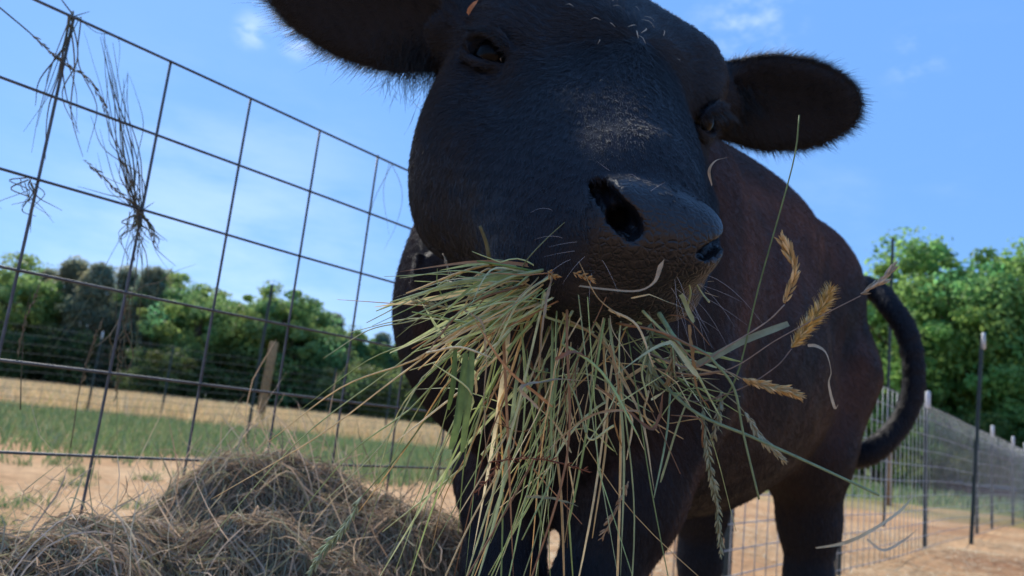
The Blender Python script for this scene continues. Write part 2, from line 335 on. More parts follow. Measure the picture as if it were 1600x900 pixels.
right_line = [(1300, 440, 34), (1372, 400, 33), (1438, 318, 31), (1506, 350, 30), (1560, 322, 31), (1620, 332, 30), (1700, 350, 32), (1790, 380, 33), (1890, 370, 34)]
for i, (px, ty, d) in enumerate(right_line):
    hor = 450+219+(px-800)*.1086; H_ = .65+(hor-ty)/F*d; g0 = G(px, d)
    tree(g0, 'broad-%d' % (i % 3), ('tall sunlit tree behind the right fence, '+('half hidden by the cow', 'just above the curl of the tail', 'lower one between two taller crowns', 'second crown from the right edge', 'cut by the right edge of the photo')[i-1] if 0 < i < 6 else ('tall tree hidden behind the cow\'s rump' if i == 0 else 'tall tree outside the right edge')), 'leafy_tree', H_/10, i*2.4+.4, group='tall trees beyond the fence', col=(.235, .400, .120), seed=61+i % 3, h=10, spread=2.9, kind='dec', nleaf=19000, leaf=.21, ncl=170)
for i, (px, ty, d) in enumerate([(1345, 470, 42), (1405, 430, 41), (1475, 440, 40), (1535, 420, 41), (1600, 430, 40), (1680, 420, 42), (1200, 520, 48), (1120, 540, 50)]):
    hor = 450+219+(px-800)*.1086; H_ = .65+(hor-ty)/F*d; g0 = G(px, d)
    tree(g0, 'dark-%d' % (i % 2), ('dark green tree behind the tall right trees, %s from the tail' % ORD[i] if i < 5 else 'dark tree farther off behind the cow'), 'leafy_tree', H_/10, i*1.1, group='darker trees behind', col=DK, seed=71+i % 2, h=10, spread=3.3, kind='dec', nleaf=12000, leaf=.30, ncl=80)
for i, (px, d) in enumerate(((1395, 28), (1470, 29), (1555, 28), (1640, 29), (1730, 30))):
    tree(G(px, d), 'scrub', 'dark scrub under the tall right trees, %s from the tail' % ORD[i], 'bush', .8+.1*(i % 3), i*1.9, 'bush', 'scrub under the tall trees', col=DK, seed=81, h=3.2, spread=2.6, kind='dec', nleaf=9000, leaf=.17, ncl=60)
# small red shed far off at the right
sh = empty('shed', G(1532, 27)); tag(sh, 'small dull red shed low beyond the fence at the right', 'shed')
c0 = np.array(sh.location); b_ = MB(); b_.box(c0+[0, 0, .17], (.85, .6, .20)); b_.build('wall', mat('red_boards', (.13, .04, .04), .8, noise=(6, .7, 1.2)), sh, smooth=False)
b_ = MB(); V = [c0+q for q in ([-.95, -.7, .37], [.95, -.7, .37], [.95, 0, .50], [-.95, 0, .50], [.95, .7, .37], [-.95, .7, .37])]
b_.add(V, [[0, 1, 2, 3], [3, 2, 4, 5]]); b_.add(np.array(V)+[0, 0, .03], [[0, 1, 2, 3], [3, 2, 4, 5]]); b_.build('roof', mat('grey_tin', (.3, .3, .3), .5, noise=(4, .7, 1.1)), sh, smooth=False)

# ================================================================== FENCES
wire_m = mat('galvanised_wire', (.12, .125, .13), .6, .4, metal=.2, noise=(30, .6, 1.3))
thin_m = mat('woven_wire', (.42, .43, .42), .6, .4, metal=.3, noise=(8, .7, 1.2))
dull_m = mat('old_dull_wire', (.09, .10, .10), .8, .1)
post_m = mat('green_steel_post', (.030, .045, .040), .6, .4, noise=(10, .7, 1.3))
cap_m = mat('white_plastic_cap', (.55, .56, .55), .6, .3, noise=(20, .85, 1.1))
wood_m = mat('weathered_post_wood', (.33, .20, .10), .85, .15, bump=(25, .5, .004), noise=(9, .65, 1.25))
def fline(d): return np.array([.82*d-1.784, (d+0)/math.cos(PITCH)*1.0-.0, 0])   # foot of the fence at depth d
FD0 = fline(1.2)
fdir = unit(fline(3.)-fline(1.)); fstep = np.linalg.norm(fline(2.)-fline(1.))
def fpt(d, z, off=0.):
    # on the vertical fence plane; d is the camera depth of the point at mid height
    p = fline(d); y = (d-.32*math.sin(PITCH))/math.cos(PITCH); return np.array([p[0]+off*fdir[1], y-off*fdir[0], z])
def row_z(px, py):
    best = None
    for z in np.arange(-.2, 1.6, .01):
        ds_ = np.arange(.9, 1.7, .01); q = np.array([fpt(d, z) for d in ds_])-CAM; dd = q @ FW; X = 800+F*(q @ CR)/dd; Y = 450-F*(q @ CU)/dd
        y = np.interp(px, X, Y)
        if best is None or abs(y-py) < best[0]: best = (abs(y-py), z)
    return best[1]
fence = empty('wire_panel_fence', fline(1.6)); tag(fence, 'near wire panel fence of large squares running from the left edge behind the cow', 'fence')
rows = [row_z(0, y) for y in (-27, 118, 263, 413, 563, 712)]; print('rows', rows)
rows += [rows[-1]-.15, rows[-1]-.28, rows[-1]-.40]
D0, D1 = .33, 3.36
for i, z in enumerate(rows):
    ds = np.linspace(D0, D1, 60); p = np.array([fpt(d, z) for d in ds]); p += vnoise(p, 1.6, 90+i)*np.array([.002, .002, .0025])
    b_ = MB(); b_.tube(p, .0025, 7); b_.build('horizontal_wire', wire_m, fence)
dv = np.arange(1.232-.131*6, D1, .131)
for i, d in enumerate(dv):
    zs = np.linspace(.0, rows[0]+.003, 14); p = np.array([fpt(d, z, -.0045) for z in zs]); p += vnoise(p, 1.6, 190+i)*.0025; 
    b_ = MB(); b_.tube(p, .0025, 7); b_.build('vertical_wire', wire_m, fence)
# woven fence that carries on from the panel, with steel posts
wf = empty('woven_wire_fence', fline(6.)); tag(wf, 'woven wire fence on dark steel posts running away at the right behind the tail', 'fence')
def tpost(parent, base, h, cap=True, lean=(0, 0), name='steel_post', s=1.):
    b_ = MB(); up = unit([lean[0], lean[1], 1.]); top = np.array(base)+up*h
    n_ = 8; q = [np.array(base)+up*h*t for t in np.linspace(-.03, 1, n_)]
    for (a_, c_) in (((fdir[0], fdir[1], 0), (.019*s, .003*s)), ((-fdir[1], fdir[0], 0), (.003*s, .017*s))):
        f0, n0 = np.array(fdir), np.array([-fdir[1], fdir[0], 0])
        V = []; 
        for p_ in (q[0], q[-1]):
            for sx, sy in ((-1, -1), (1, -1), (1, 1), (-1, 1)): V.append(p_+f0*c_[0]*sx+n0*(c_[1]*sy+(.016*s if c_[1] > .01*s else 0)))
        b_.add(V, [[0, 1, 5, 4], [1, 2, 6, 5], [2, 3, 7, 6], [3, 0, 4, 7], [4, 5, 6, 7], [3, 2, 1, 0]])
    for t in np.arange(.08, .97, .05): b_.box(np.array(base)+up*h*t-np.array([-fdir[1], fdir[0], 0])*.006*s, (.004*s, .006*s, .005*s))
    o = b_.build(name, post_m, parent, smooth=False)
    if cap:
        cb = MB(); cb.tube([top-up*.13, top-up*.12, top+up*.015, top+up*.03], [.018, .023, .023, .014], 10); cb.build('post_cap', cap_m, o)
    return o
def d_at(px, z):
    ds_ = np.arange(2, 18, .02); q = np.array([fpt(d, z) for d in ds_])-CAM; return float(np.interp(px, 800+F*(q @ CR)/(q @ FW), ds_))
pd = [d_at(1157, .2), d_at(1327, 0), d_at(1461, 1.38), d_at(1520, .9)*1.08, d_at(1559, 1.38), d_at(1590, 1.38), d_at(1608, 1.38), 15.5]; print('posts', pd)
for i, d in enumerate(pd):
    b0 = fline(d)-np.array([-fdir[1], fdir[0], 0])*(-.03); tpost(wf, b0+[0, 0, -.02], 1.40, cap=i > 0 and i != 3)
wz = [.02, .12, .23, .34, .46, .58, .71, .84, .98, 1.12, rows[0]]
for i, z in enumerate(wz):
    ds = np.linspace(3.36, 17, 90); p = np.array([fpt(d, z) for d in ds]); sag = np.sin((ds-3.4)*1.9)*.008; p[:, 2] += sag
    b_ = MB(); b_.tube(p, .0030, 5); b_.build('horizontal_wire', thin_m, wf)
vd = 3.36+np.arange(0, 95)*(.15/fstep); 
far_b = MB()
for i, d in enumerate(vd):
    p = np.array([fpt(d, z, .002) for z in np.linspace(0, rows[0], 6)])
    if i < 90: b_ = MB(); b_.tube(p, .0027, 5); b_.build('vertical_wire', thin_m, wf)
    else: far_b.tube(p, .0014, 4)
tag(far_b.build('vertical_wires_far', thin_m, wf), kind='stuff')
# taller poles beyond the fence
tp_ = empty('steel_pole', G(1520, 8.1)); tag(tp_, 'tall leaning dark steel pole with pale top beside the fence line', 'pole')
tpost(tp_, np.array(tp_.location), 2.22, False, (.055, 0), 'pole_shaft'); cb = MB(); t0 = np.array(tp_.location)+unit([.055, 0, 1])*2.22; cb.tube([t0-[0, 0, .16], t0+[0, 0, .02]], [.022, .018], 8); cb.build('pole_cap', cap_m, tp_)
tp_ = empty('steel_pole', G(1383, 9.4)); tag(tp_, 'thin dark pole rising against the sky beside the cow\'s tail', 'pole')
tpost(tp_, np.array(tp_.location), 3.62, False, (.012, 0), 'pole_shaft', .9)
wp = empty('wooden_post', G(1387, 14.5)); tag(wp, 'short brown wooden post seen through the fence under the tail', 'post')
b_ = MB(); b_.tube([np.array(wp.location)+[0, 0, z] for z in (-.05, .5, 1.0, 1.03)], [.075, .072, .07, .05], 10); b_.build('post_shaft', wood_m, wp)
# the back fence across the meadow
bf = empty('field_fence', G(300, 17)); tag(bf, 'back fence of many fine wires across the tan meadow', 'fence')
def bpt(px, z=0.): 
    d = 15+(px/640.)*6.5; g_ = G(px, d); g_[2] = z; return g_
A0_, A1_ = bpt(-420), bpt(760)
for i, z in enumerate((.12, .27, .42, .57, .72, .88, 1.04, 1.2, 1.36, 1.52)):
    t = np.linspace(0, 1, 60)[:, None]; p = A0_*(1-t)+A1_*t; p[:, 2] = z+np.sin(np.linspace(0, 55, 60))*.012
    b_ = MB(); b_.tube(p, .0040, 4); b_.build('horizontal_wire', dull_m, bf)
vb_ = MB(); L_ = np.linalg.norm(A1_-A0_)
for k in range(int(L_/.3)):
    p = A0_+(A1_-A0_)*(k*.3/L_); vb_.tube([p+[0, 0, .1], p+[0, 0, 1.52]], .0022, 3, caps=False)
tag(vb_.build('vertical_wire_mesh', dull_m, bf), kind='stuff')
for px, d_, h_, ln, cp in ((135, 16.2, 1.72, .09, True), (-90, 15.5, 1.75, .05, True), (-300, 15., 1.75, .0, True), (600, 21, 1.7, .05, False), (250, 17.2, 1.65, .07, False), (510, 19.8, 1.7, .06, False), (690, 21.5, 1.7, .0, True)):
    tpost(bf, G(px, d_), h_, cp, (ln*0, 0), s=1.3)
tp_ = empty('steel_pole', G(385, 12.2)); tag(tp_, 'tall dark steel pole standing just left of the wooden post in the meadow', 'pole')
tpost(tp_, np.array(tp_.location), 2.55, False, (0, 0), 'pole_shaft', 1.3)
wp = empty('wooden_post', G(403, 19.)); tag(wp, 'round tan wooden post in the meadow beyond the wire panel', 'post')
up = unit([.03, 0, 1.]); b_ = MB(); b_.tube([np.array(wp.location)+up*z for z in (-.05, .6, 1.4, 2.1, 2.14)], [.115, .112, .11, .108, .08], 12); b_.build('post_shaft', wood_m, wp)

# ================================================================== COW (one continuous body grown from a signed distance field)
def axis_grid(segs):
    out = [segs[0][0]]
    for a, b, s in segs:
        n = int(round((b-a)/s)); out += list(a+(b-a)*np.arange(1, n+1)/n)
    return np.array(out)
Q = .8
gx = axis_grid([(-.5, -.32, .012), (-.32, .50, .0042*Q), (.50, 1.26, .012)])
gy = axis_grid([(.36, 1.10, .0042*Q), (1.10, 2.75, .012)])
gz = axis_grid([(-.03, .60, .012), (.60, 1.40, .0042*Q), (1.40, 1.52, .012)])
FLD = np.full((len(gx), len(gy), len(gz)), 1.0, np.float32)
def region(lo, hi):
    s = []
    for g, a, b in zip((gx, gy, gz), lo, hi):
        s.append(slice(max(0, np.searchsorted(g, a)-1), min(len(g), np.searchsorted(g, b)+1)))
    return tuple(s)
def blend(fn, lo, hi, k, op='add'):
    pad = k+.03; s = region(np.asarray(lo)-pad, np.asarray(hi)+pad)
    if any(q.stop <= q.start for q in s): return
    X, Y, Z = gx[s[0]][:, None, None], gy[s[1]][None, :, None], gz[s[2]][None, None, :]
    d = fn(X, Y, Z).astype(np.float32); a = FLD[s]
    if op == 'add':
        h = np.clip(.5+.5*(a-d)/k, 0, 1); FLD[s] = a*(1-h)+d*h-k*h*(1-h)
    else:       # carve
        h = np.clip(.5-.5*(a+d)/k, 0, 1); FLD[s] = a*(1-h)-d*h+k*h*(1-h)
def ell(c, r, ax=None, k=.03, op='add'):
    c = np.asarray(c, float); r = np.asarray(r, float); ax = np.eye(3) if ax is None else np.asarray(ax)
    ext = np.sqrt(((ax*r[:, None])**2).sum(0))
    def fn(X, Y, Z):
        X = X-c[0]; Y = Y-c[1]; Z = Z-c[2]; k0 = 0; k1 = 0
        for i in range(3):
            q = X*ax[i, 0]+Y*ax[i, 1]+Z*ax[i, 2]; k0 = k0+(q/r[i])**2; k1 = k1+(q/r[i]**2)**2
        k0 = np.sqrt(k0)+1e-9; k1 = np.sqrt(k1)+1e-9; return k0*(k0-1)/k1
    blend(fn, c-ext, c+ext, k, op)
def cone(a, b, ra, rb, k=.03, op='add'):
    a = np.asarray(a, float); b = np.asarray(b, float); ab = b-a; L = ab @ ab; m = max(ra, rb)
    def fn(X, Y, Z):
        X = X-a[0]; Y = Y-a[1]; Z = Z-a[2]; h = np.clip((X*ab[0]+Y*ab[1]+Z*ab[2])/L, 0, 1)
        return np.sqrt((X-h*ab[0])**2+(Y-h*ab[1])**2+(Z-h*ab[2])**2)-(ra+(rb-ra)*h)
    blend(fn, np.minimum(a, b)-m, np.maximum(a, b)+m, k, op)
def chain(pts, rs, k=.03, op='add'):
    for i in range(len(pts)-1): cone(pts[i], pts[i+1], rs[i], rs[i+1], k, op)

# --- head frame: hx to the picture's right, hy from poll to nose, hz out of the forehead
hx = unit([.9737, .1977, -.1133]); hy = unit([.0650, -.7177, -.6933]); hz = unit([.218, -.668, .712])
HA = np.array([hx, hy, hz]); HS = 1.15; HT = np.array([.0775, .859, 1.192])
def Hp(x, y, z): return HT+HS*(np.array([x, y, z], float) @ HA)
def hell(c, r, k=.03, op='add', tilt=None):
    ax = HA
    if tilt is not None:
        t = Matrix.Rotation(math.radians(tilt[1]), 3, 'XYZ'[tilt[0]]); ax = np.array(t) @ HA
    ell(Hp(*c), np.array(r)*HS, ax, k*HS, op)
def hcone(a, b, ra, rb, k=.03, op='add'): cone(Hp(*a), Hp(*b), ra*HS, rb*HS, k*HS, op)
hell((0, .09, -.10), (.100, .13, .09), .03)
hell((0, .095, -.050), (.112, .125, .050), .03)
hell((0, -.02, -.06), (.060, .05, .05), .04)
hcone((0, .16, -.068), (0, .36, -.060), .070, .046, .03)
for s in (-1, 1):
    hell((s*.088, .085, -.045), (.044, .062, .040), .03)            # heavy brow
    hell((s*.038, .27, -.088), (.046, .11, .052), .03)
    hell((s*.076, .170, -.135), (.046, .105, .085), .03)
    hcone((s*.054, .16, -.190), (s*.020, .34, -.135), .047, .028, .04)
    hell((s*.086, .152, -.060), (.028, .040, .032), .022)          # orbit
hell((-.104, .160, -.150), (.050, .120, .100), .05)                 # cheek full of hay
hell((-.072, .250, -.130), (.052, .100, .070), .06)
hell((0, .12, -.17), (.07, .11, .08), .04)
hell((-.004, .405, -.070), (.050, .055, .050), .03)                     # muzzle
hell((-.004, .440, -.072), (.041, .034, .048), .014)
hell((-.005, .452, -.050), (.035, .026, .028), .012)
hell((0, .345, -.120), (.038, .058, .028), .02)                     # chin
hell((-.046, .36, -.100), (.046, .10, .048), .05)
def fld(p):
    f = [min(np.interp(p[i], a, np.arange(len(a))), len(a)-1.001) for i, a in enumerate((gx, gy, gz))]
    i = [int(v) for v in f]; t = [v-int(v) for v in f]; o = 0
    for dx in (0, 1):
        for dy in (0, 1):
            for dz in (0, 1):
                o += (t[0] if dx else 1-t[0])*(t[1] if dy else 1-t[1])*(t[2] if dz else 1-t[2])*FLD[i[0]+dx, i[1]+dy, i[2]+dz]
    return o
def hit(px, py, d0=.42, d1=1.1):
    for d in np.arange(d0, d1, .002):
        if fld(P(px, py, d)) < 0: return P(px, py, d)
def loc(p): return ((p-HT)/HS) @ HA.T
def grad(p, h=.006): return unit([fld(p+h*e)-fld(p-h*e) for e in np.eye(3)])
for s in (-1, 1):
    hell(((-.029 if s < 0 else .021), .448, -.047), (.020, .024, .023), .012)           # nostril wing
    hell(((-.042 if s < 0 else .034), .418, -.066), (.014, .030, .024), .014)
    hell((s*.024, .425, -.090), (.027, .038, .020), .015)           # upper lip
nz = [hit(*q) for q in ((994, 362), (984, 350), (968, 330), (953, 308), (940, 290), (932, 280))]
nl = [loc(q) for q in nz]
for s in (-1, 1):
    pp = [Hp(s*abs(l[0]), l[1], l[2]) for l in nl]
    if s > 0: pp = [Hp(abs(l[0])-.004, l[1]-.002, l[2]) for l in nl]
    ni = unit(Hp(0, -.03, -.03)-Hp(0, 0, 0)); q_ = 1. if s < 0 else .5
    dz_ = (0, 0, 0) if s < 0 else -CU*.004
    sp9 = spline(pp, 15); rd9 = np.interp(np.linspace(0, 1, 15), [0, .12, .35, .6, .85, 1], [.0075, .0105, .0115, .0095, .0070, .0030])*(.72 if s < 0 else .42)
    for dep in (-.006, 0, .006, .012, .018, .024): chain([p+ni*dep+dz_ for p in sp9], list(rd9*(1-max(0, dep)*10)), .0015, 'sub')
    if s < 0:
        for dep in (.008, .016, .024, .032): chain([p+unit(p-CAM)*dep for p in sp9[2:12]], list(rd9[2:12]*(1-dep*9)), .0015, 'sub')
    cone(pp[2]*.4+pp[1]*.6+dz_, pp[1]+(Hp(-s*.006, -.045, -.02)-Hp(0, 0, 0)), .0085*q_, .008*q_, .003, 'sub')
for s in (-1, 1):       # hollow of the face before the eye and the ridge under it
    hell((s*(.122 if s < 0 else .098), .262, -.055), (.020, .060, .024), .04, 'sub')
    chain([Hp(s*(.112 if s < 0 else .092), .215, -.100), Hp(s*(.100 if s < 0 else .080), .28, -.100), Hp(s*.075, .35, -.095)], [.016, .018, .012], .03)
# eyes: one ball socket each, lids raised round it
eyes = []
e0 = hit(756, 74); le = loc(e0)
for s in (-1, 1):
    if s < 0: p = e0
    else:
        p = Hp(-le[0], le[1], le[2]); q = grad(p)
        for _ in range(8): p = p-grad(p)*fld(p)*.8
    n = grad(p, .015); lon = P(796, 92, .78)-P(726, 58, .80)
    if s > 0: l_ = lon @ HA.T; lon = np.array([-l_[0], l_[1], l_[2]]) @ HA
    lon = lon-n*(lon @ n); lon = unit(lon); up_ = np.cross(n, lon); up_ = unit(up_)
    if up_[2] < 0: up_ = -up_
    ell(p-n*.004, (.030, .021, .018), np.array([lon, up_, n]), .014, 'sub')
    for sg, rr in ((1, .0050), (-1, .0030)):
        t = np.linspace(-1, 1, 9); a_ = [p+lon*.0285*q+up_*sg*(.0155*math.sqrt(max(0, 1-q*q*.93)))+n*(.001 if sg > 0 else -.002)-n*.007*q*q for q in t]
        chain(a_, list(rr*(1-.45*t*t)), .006)
    t = np.linspace(-1, 1, 9)
    chain([p+lon*.036*q+up_*(.010+.020*math.sqrt(max(0, 1-q*q*.9)))+n*(.004-.006*q*q) for q in t], [.0035]*9, .007, 'sub')
    chain([p+lon*.036*q-up_*(.008+.016*math.sqrt(max(0, 1-q*q*.9)))+n*(.004-.006*q*q) for q in t], [.0025]*9, .007, 'sub')
    eyes.append((s, p, n, lon, up_))

# --- body frame: bu along the back from the withers to the rump, bv towards the flank we see
bu = unit([.557, .83, 0]); bv = np.array([bu[1], -bu[0], 0]); bw = np.array([0, 0, 1.]); BA = np.array([bu, bv, bw]); BO = np.array([.15, 1.36, 0])
def Bp(u, v, z): return BO+bu*u+bv*v+bw*z
def bell(c, r, k=.08, op='add', ax=BA): ell(Bp(*c), r, ax, k, op)
bell((.42, 0, .87), (.60, .30, .37), .1)
bell((.38, 0, 1.16), (.64, .13, .17), .12)
bell((.66, 0, 1.17), (.44, .24, .16), .12)
bell((0, 0, 1.02), (.28, .22, .30), .1)
for s in (-1, 1):
    bell((.00, s*.175, .92), (.17, .085, .24), .07)
    bell((.93, s*.15, 1.06), (.25, .15, .21), .08)
    bell((1.02, s*.15, .86), (.20, .12, .28), .08)
bell((-.17, .035, .84), (.18, .205, .24), .1)
cone(Bp(-.20, .02, .84), Bp(-.12, .03, .60), .15, .09, .1)
bell((.80, 0, .80), (.30, .24, .22), .1)
bell((1.00, .02, 1.15), (.27, .23, .17), .08)
# neck and throat
cone(Hp(0, .05, -.12), Bp(-.18, -.02, 1.08), .125, .20, .08)
cone(Hp(0, .10, -.17), Bp(-.22, 0, .86), .10, .20, .08)
ell([.03, 1.10, .80], (.17, .10, .18), None, .08)
# legs
for s, elb, kn, fe in ((1, Bp(-.04, .16, .74), np.array([.165, 1.19, .42]), np.array([.168, 1.21, .13])), (-1, Bp(-.06, -.125, .76), np.array([.035, 1.27, .42]), np.array([.035, 1.29, .13]))):
    chain([elb, elb*.45+kn*.55, kn, kn*.4+fe*.6, fe, fe+[0, -.02, -.06]], [.120, .080, .058, .040, .045, .048], .04)
    cone(fe+[0, -.03, -.07], fe+[0, -.04, -.10], .052, .058, .02)
for s in (-1, 1):
    hv = .170 if s > 0 else -.125
    chain([Bp(1.0, hv, .88), Bp(.93, hv, .68), Bp(1.0, hv, .49), Bp(1.02, hv, .34), Bp(1.0, hv, .12), Bp(.97, hv, .06)], [.17, .112, .070, .052, .043, .05], .05)
    cone(Bp(.96, hv, .06), Bp(.94, hv, .03), .05, .058, .02)
for k in range(4):
    a_, b_, c_ = P(655+k*26, 400+k*8, 1.02), P(668+k*20, 520+k*14, 1.04), P(712+k*14, 640+k*16, 1.10)
    chain(spline([a_, b_, c_], 8), [.004, .008, .010, .010, .009, .008, .006, .004], .02)
chain(spline([P(1128, 270, 1.42), P(1150, 380, 1.36), P(1150, 500, 1.30), P(1128, 600, 1.26)], 9), [.006, .012, .014, .014, .014, .014, .012, .010, .006], .035)
# tail, swung out to the side
tail = spline([Bp(1.20, .02, 1.22), P(1352, 448, 2.30), P(1390, 478, 2.22), P(1419, 526, 2.17), P(1428, 600, 2.15), P(1409, 658, 2.15), P(1374, 697, 2.15), P(1340, 716, 2.17)], 22)
chain(tail, np.interp(np.linspace(0, 1, 22), [0, .2, .7, 1], [.032, .026, .0245, .028]), .02)
# ears
def ear(base, cen, along, nrm, L, W, root):
    along = unit(along); nrm = unit(np.asarray(nrm)-along*(np.asarray(nrm) @ along)); sd = np.cross(nrm, along); ax = np.array([along, sd, nrm])
    cone(root, base, .040, .032, .03); cone(base, cen-along*L*.35, .032, .024, .03)
    ell(cen, (L, W, .020), ax, .015)
    ell(cen+nrm*.019+along*L*.06, (L*.84, W*.78, .014), ax, .012, 'sub')
    return ax
toCam = lambda p: unit(CAM-p)
eR_b, eR_c = P(1135, 160, .96), P(1212, 163, .955)
axR = ear(eR_b, eR_c, P(1335, 172, .95)-P(1120, 150, .96), toCam(eR_c)+np.array([.25, 0, -.35]), .100, .058, Hp(.095, .07, -.07))
eL_b, eL_c = P(690, 40, .88), P(575, 3, .87)
axL = ear(eL_b, eL_c, P(400, -58, .86)-P(690, 45, .88), toCam(eL_c)+np.array([-.1, 0, -.25]), .122, .070, Hp(-.085, .06, -.07))

g = vdb.FloatGrid(1.0); g.copyFromArray(np.ascontiguousarray(FLD)); 
pts_, quads_ = g.convertToQuads(isovalue=0.0)
CV = np.stack([np.interp(pts_[:, i], np.arange(len(a)), a) for i, a in enumerate((gx, gy, gz))], 1)
CF = quads_[:, ::-1].astype(np.int64)
# keep quads outward facing
e1 = CV[CF[:, 1]]-CV[CF[:, 0]]; e2 = CV[CF[:, 3]]-CV[CF[:, 0]]; fn_ = np.cross(e1, e2)
cen = CV[CF].mean(1); inside = (fn_*(cen-CV.mean(0))).sum(1).sum()
if inside < 0: CF = CF[:, ::-1]; fn_ = -fn_
print('cow verts', len(CV))
def vnormals(V, Fq, fn):
    N = np.zeros_like(V)
    for i in range(4): np.add.at(N, Fq[:, i], fn)
    return N/(np.linalg.norm(N, axis=1)[:, None]+1e-12)
CN = vnormals(CV, CF, fn_)
def sm(x, a, b): t = np.clip((x-a)/(b-a), 0, 1); return t*t*(3-2*t)
LC = ((CV-HT)/HS) @ HA.T                                  # head coordinates of every vertex
nzp = vnoise(CV, 90., 33)[:, 0]*.003
padm = sm(LC[:, 1]+nzp, .424, .450)*(1-sm(np.abs(LC[:, 0])+nzp, .036, .052))*sm(LC[:, 2]+nzp, -.125, -.105)*(1-sm(LC[:, 2]+nzp, -.026, -.012))
ub = (CV-BO) @ bu; vb = (CV-BO) @ bv
headm = 1-sm(CV[:, 1], .95, 1.2)
nz_ = vnoise(CV, 6., 3)[:, 0]; nz2 = vnoise(CV, 22., 4)[:, 0]
tdist = np.min([np.linalg.norm(CV-t_, axis=1) for t_ in tail[2:]], axis=0)
brown = sm(tdist, .05, .09)*(1-headm)*np.clip(.45+.35*nz_+.25*nz2, 0, 1)*sm(CV[:, 2], .35, 1.0)
# warm tinge that sits in the folds of shoulder and flank
coat = np.array([.0115, .0122, .0168])[None]*(1-brown[:, None])+np.array([.085, .036, .024])[None]*brown[:, None]
skin = np.array([.0125, .0120, .0150])
rust = np.zeros(len(CV))
for pl_, w0 in ((spline([P(1118, 250, 1.42), P(1140, 330, 1.38), P(1152, 430, 1.32), P(1150, 520, 1.28), P(1120, 640, 1.25)], 14), .030), (spline([P(1180, 300, 1.5), P(1240, 330, 1.65), P(1300, 400, 1.9)], 8), .035), (spline([P(1000, 880, 1.2), P(1050, 800, 1.2), P(1090, 730, 1.22)], 8), .025), (spline([P(655, 420, 1.05), P(664, 500, 1.05), P(680, 600, 1.1)], 8), .012)):
    dd_ = np.min([np.linalg.norm((CV-q)*np.array([1, .35, 1]), axis=1) for q in pl_], axis=0); rust = np.maximum(rust, np.exp(-(dd_/w0)**2)*np.clip(.75+.5*nz2, 0, 1)*(CV[:, 1] > 1.0))
coat = coat*(1-rust[:, None])+np.array([.105, .048, .034])[None]*rust[:, None]
ccol = coat*(1-padm[:, None])+skin*padm[:, None]
def coat_mat():
    m = bpy.data.materials.new('black_coat'); m.use_nodes = True; t = m.node_tree; b = t.nodes['Principled BSDF']
    a = nn(t, 'ShaderNodeAttribute', attribute_name='col'); t.links.new(a.outputs['Color'], b.inputs['Base Color'])
    pa = nn(t, 'ShaderNodeAttribute', attribute_name='pad')
    tc = nn(t, 'ShaderNodeTexCoord')
    dn = nn(t, 'ShaderNodeTexNoise', i_Scale=60.0, i_Detail=3.0); t.links.new(tc.outputs['Object'], dn.inputs[0])
    dm = nn(t, 'ShaderNodeMixRGB'); dm.inputs[0].default_value = .012; t.links.new(tc.outputs['Object'], dm.inputs[1]); t.links.new(dn.outputs['Color'], dm.inputs[2])
    v = nn(t, 'ShaderNodeTexVoronoi', feature='DISTANCE_TO_EDGE', i_Scale=190.0); t.links.new(dm.outputs[0], v.inputs[0])
    vr = nn(t, 'ShaderNodeMapRange'); vr.inputs[2].default_value = .22; t.links.new(v.outputs['Distance'], vr.inputs[0])
    b1 = nn(t, 'ShaderNodeBump', i_Distance=.0006); t.links.new(vr.outputs[0], b1.inputs['Height'])
    ms = nn(t, 'ShaderNodeMath', operation='MULTIPLY'); ms.inputs[1].default_value = .8; t.links.new(pa.outputs['Fac'], ms.inputs[0]); t.links.new(ms.outputs[0], b1.inputs['Strength'])
    n2 = nn(t, 'ShaderNodeTexNoise', i_Scale=22.0, i_Detail=6.0, i_Roughness=.7); t.links.new(tc.outputs['Object'], n2.inputs[0])
    b2 = nn(t, 'ShaderNodeBump', i_Distance=.006, i_Strength=.35); t.links.new(n2.outputs['Fac'], b2.inputs['Height']); t.links.new(b1.outputs[0], b2.inputs['Normal'])
    t.links.new(b2.outputs[0], b.inputs['Normal'])
    r = nn(t, 'ShaderNodeMapRange'); r.inputs[3].default_value = .62; r.inputs[4].default_value = .36; t.links.new(pa.outputs['Fac'], r.inputs[0]); t.links.new(r.outputs[0], b.inputs['Roughness'])
    b.inputs['Specular IOR Level'].default_value = .2
    sr = nn(t, 'ShaderNodeMapRange'); sr.inputs[3].default_value = .16; sr.inputs[4].default_value = .38; t.links.new(pa.outputs['Fac'], sr.inputs[0]); t.links.new(sr.outputs[0], b.inputs['Specular IOR Level'])
    return m
cow = mesh('cow', CV, CF, coat_mat(), col=ccol)
pa_ = cow.data.attributes.new('pad', 'FLOAT', 'POINT'); pa_.data.foreach_set('value', padm.astype(np.float32))
tag(cow, 'black cow facing the camera with a big mouthful of hay', 'cow')
eye_m = mat('dark_eye', (.003, .0028, .0032), .15, .10)
for s, p, n, lon, up_ in eyes:
    c = p-n*.0235; R_ = .0215
    th, ph = np.meshgrid(np.linspace(0, math.pi, 17), np.linspace(0, 2*math.pi, 25)[:-1], indexing='ij')
    V = c+R_*(np.sin(th)[..., None]*(np.cos(ph)[..., None]*lon+np.sin(ph)[..., None]*up_)+np.cos(th)[..., None]*n*1.04); V = V.reshape(-1, 3)
    i = np.arange(16)[:, None]*24; j = np.arange(24)[None]; j2 = (j+1) % 24
    mesh('eye', V, np.stack([i+j, i+24+j, i+24+j2, i+j2], -1).reshape(-1, 4), eye_m, cow)
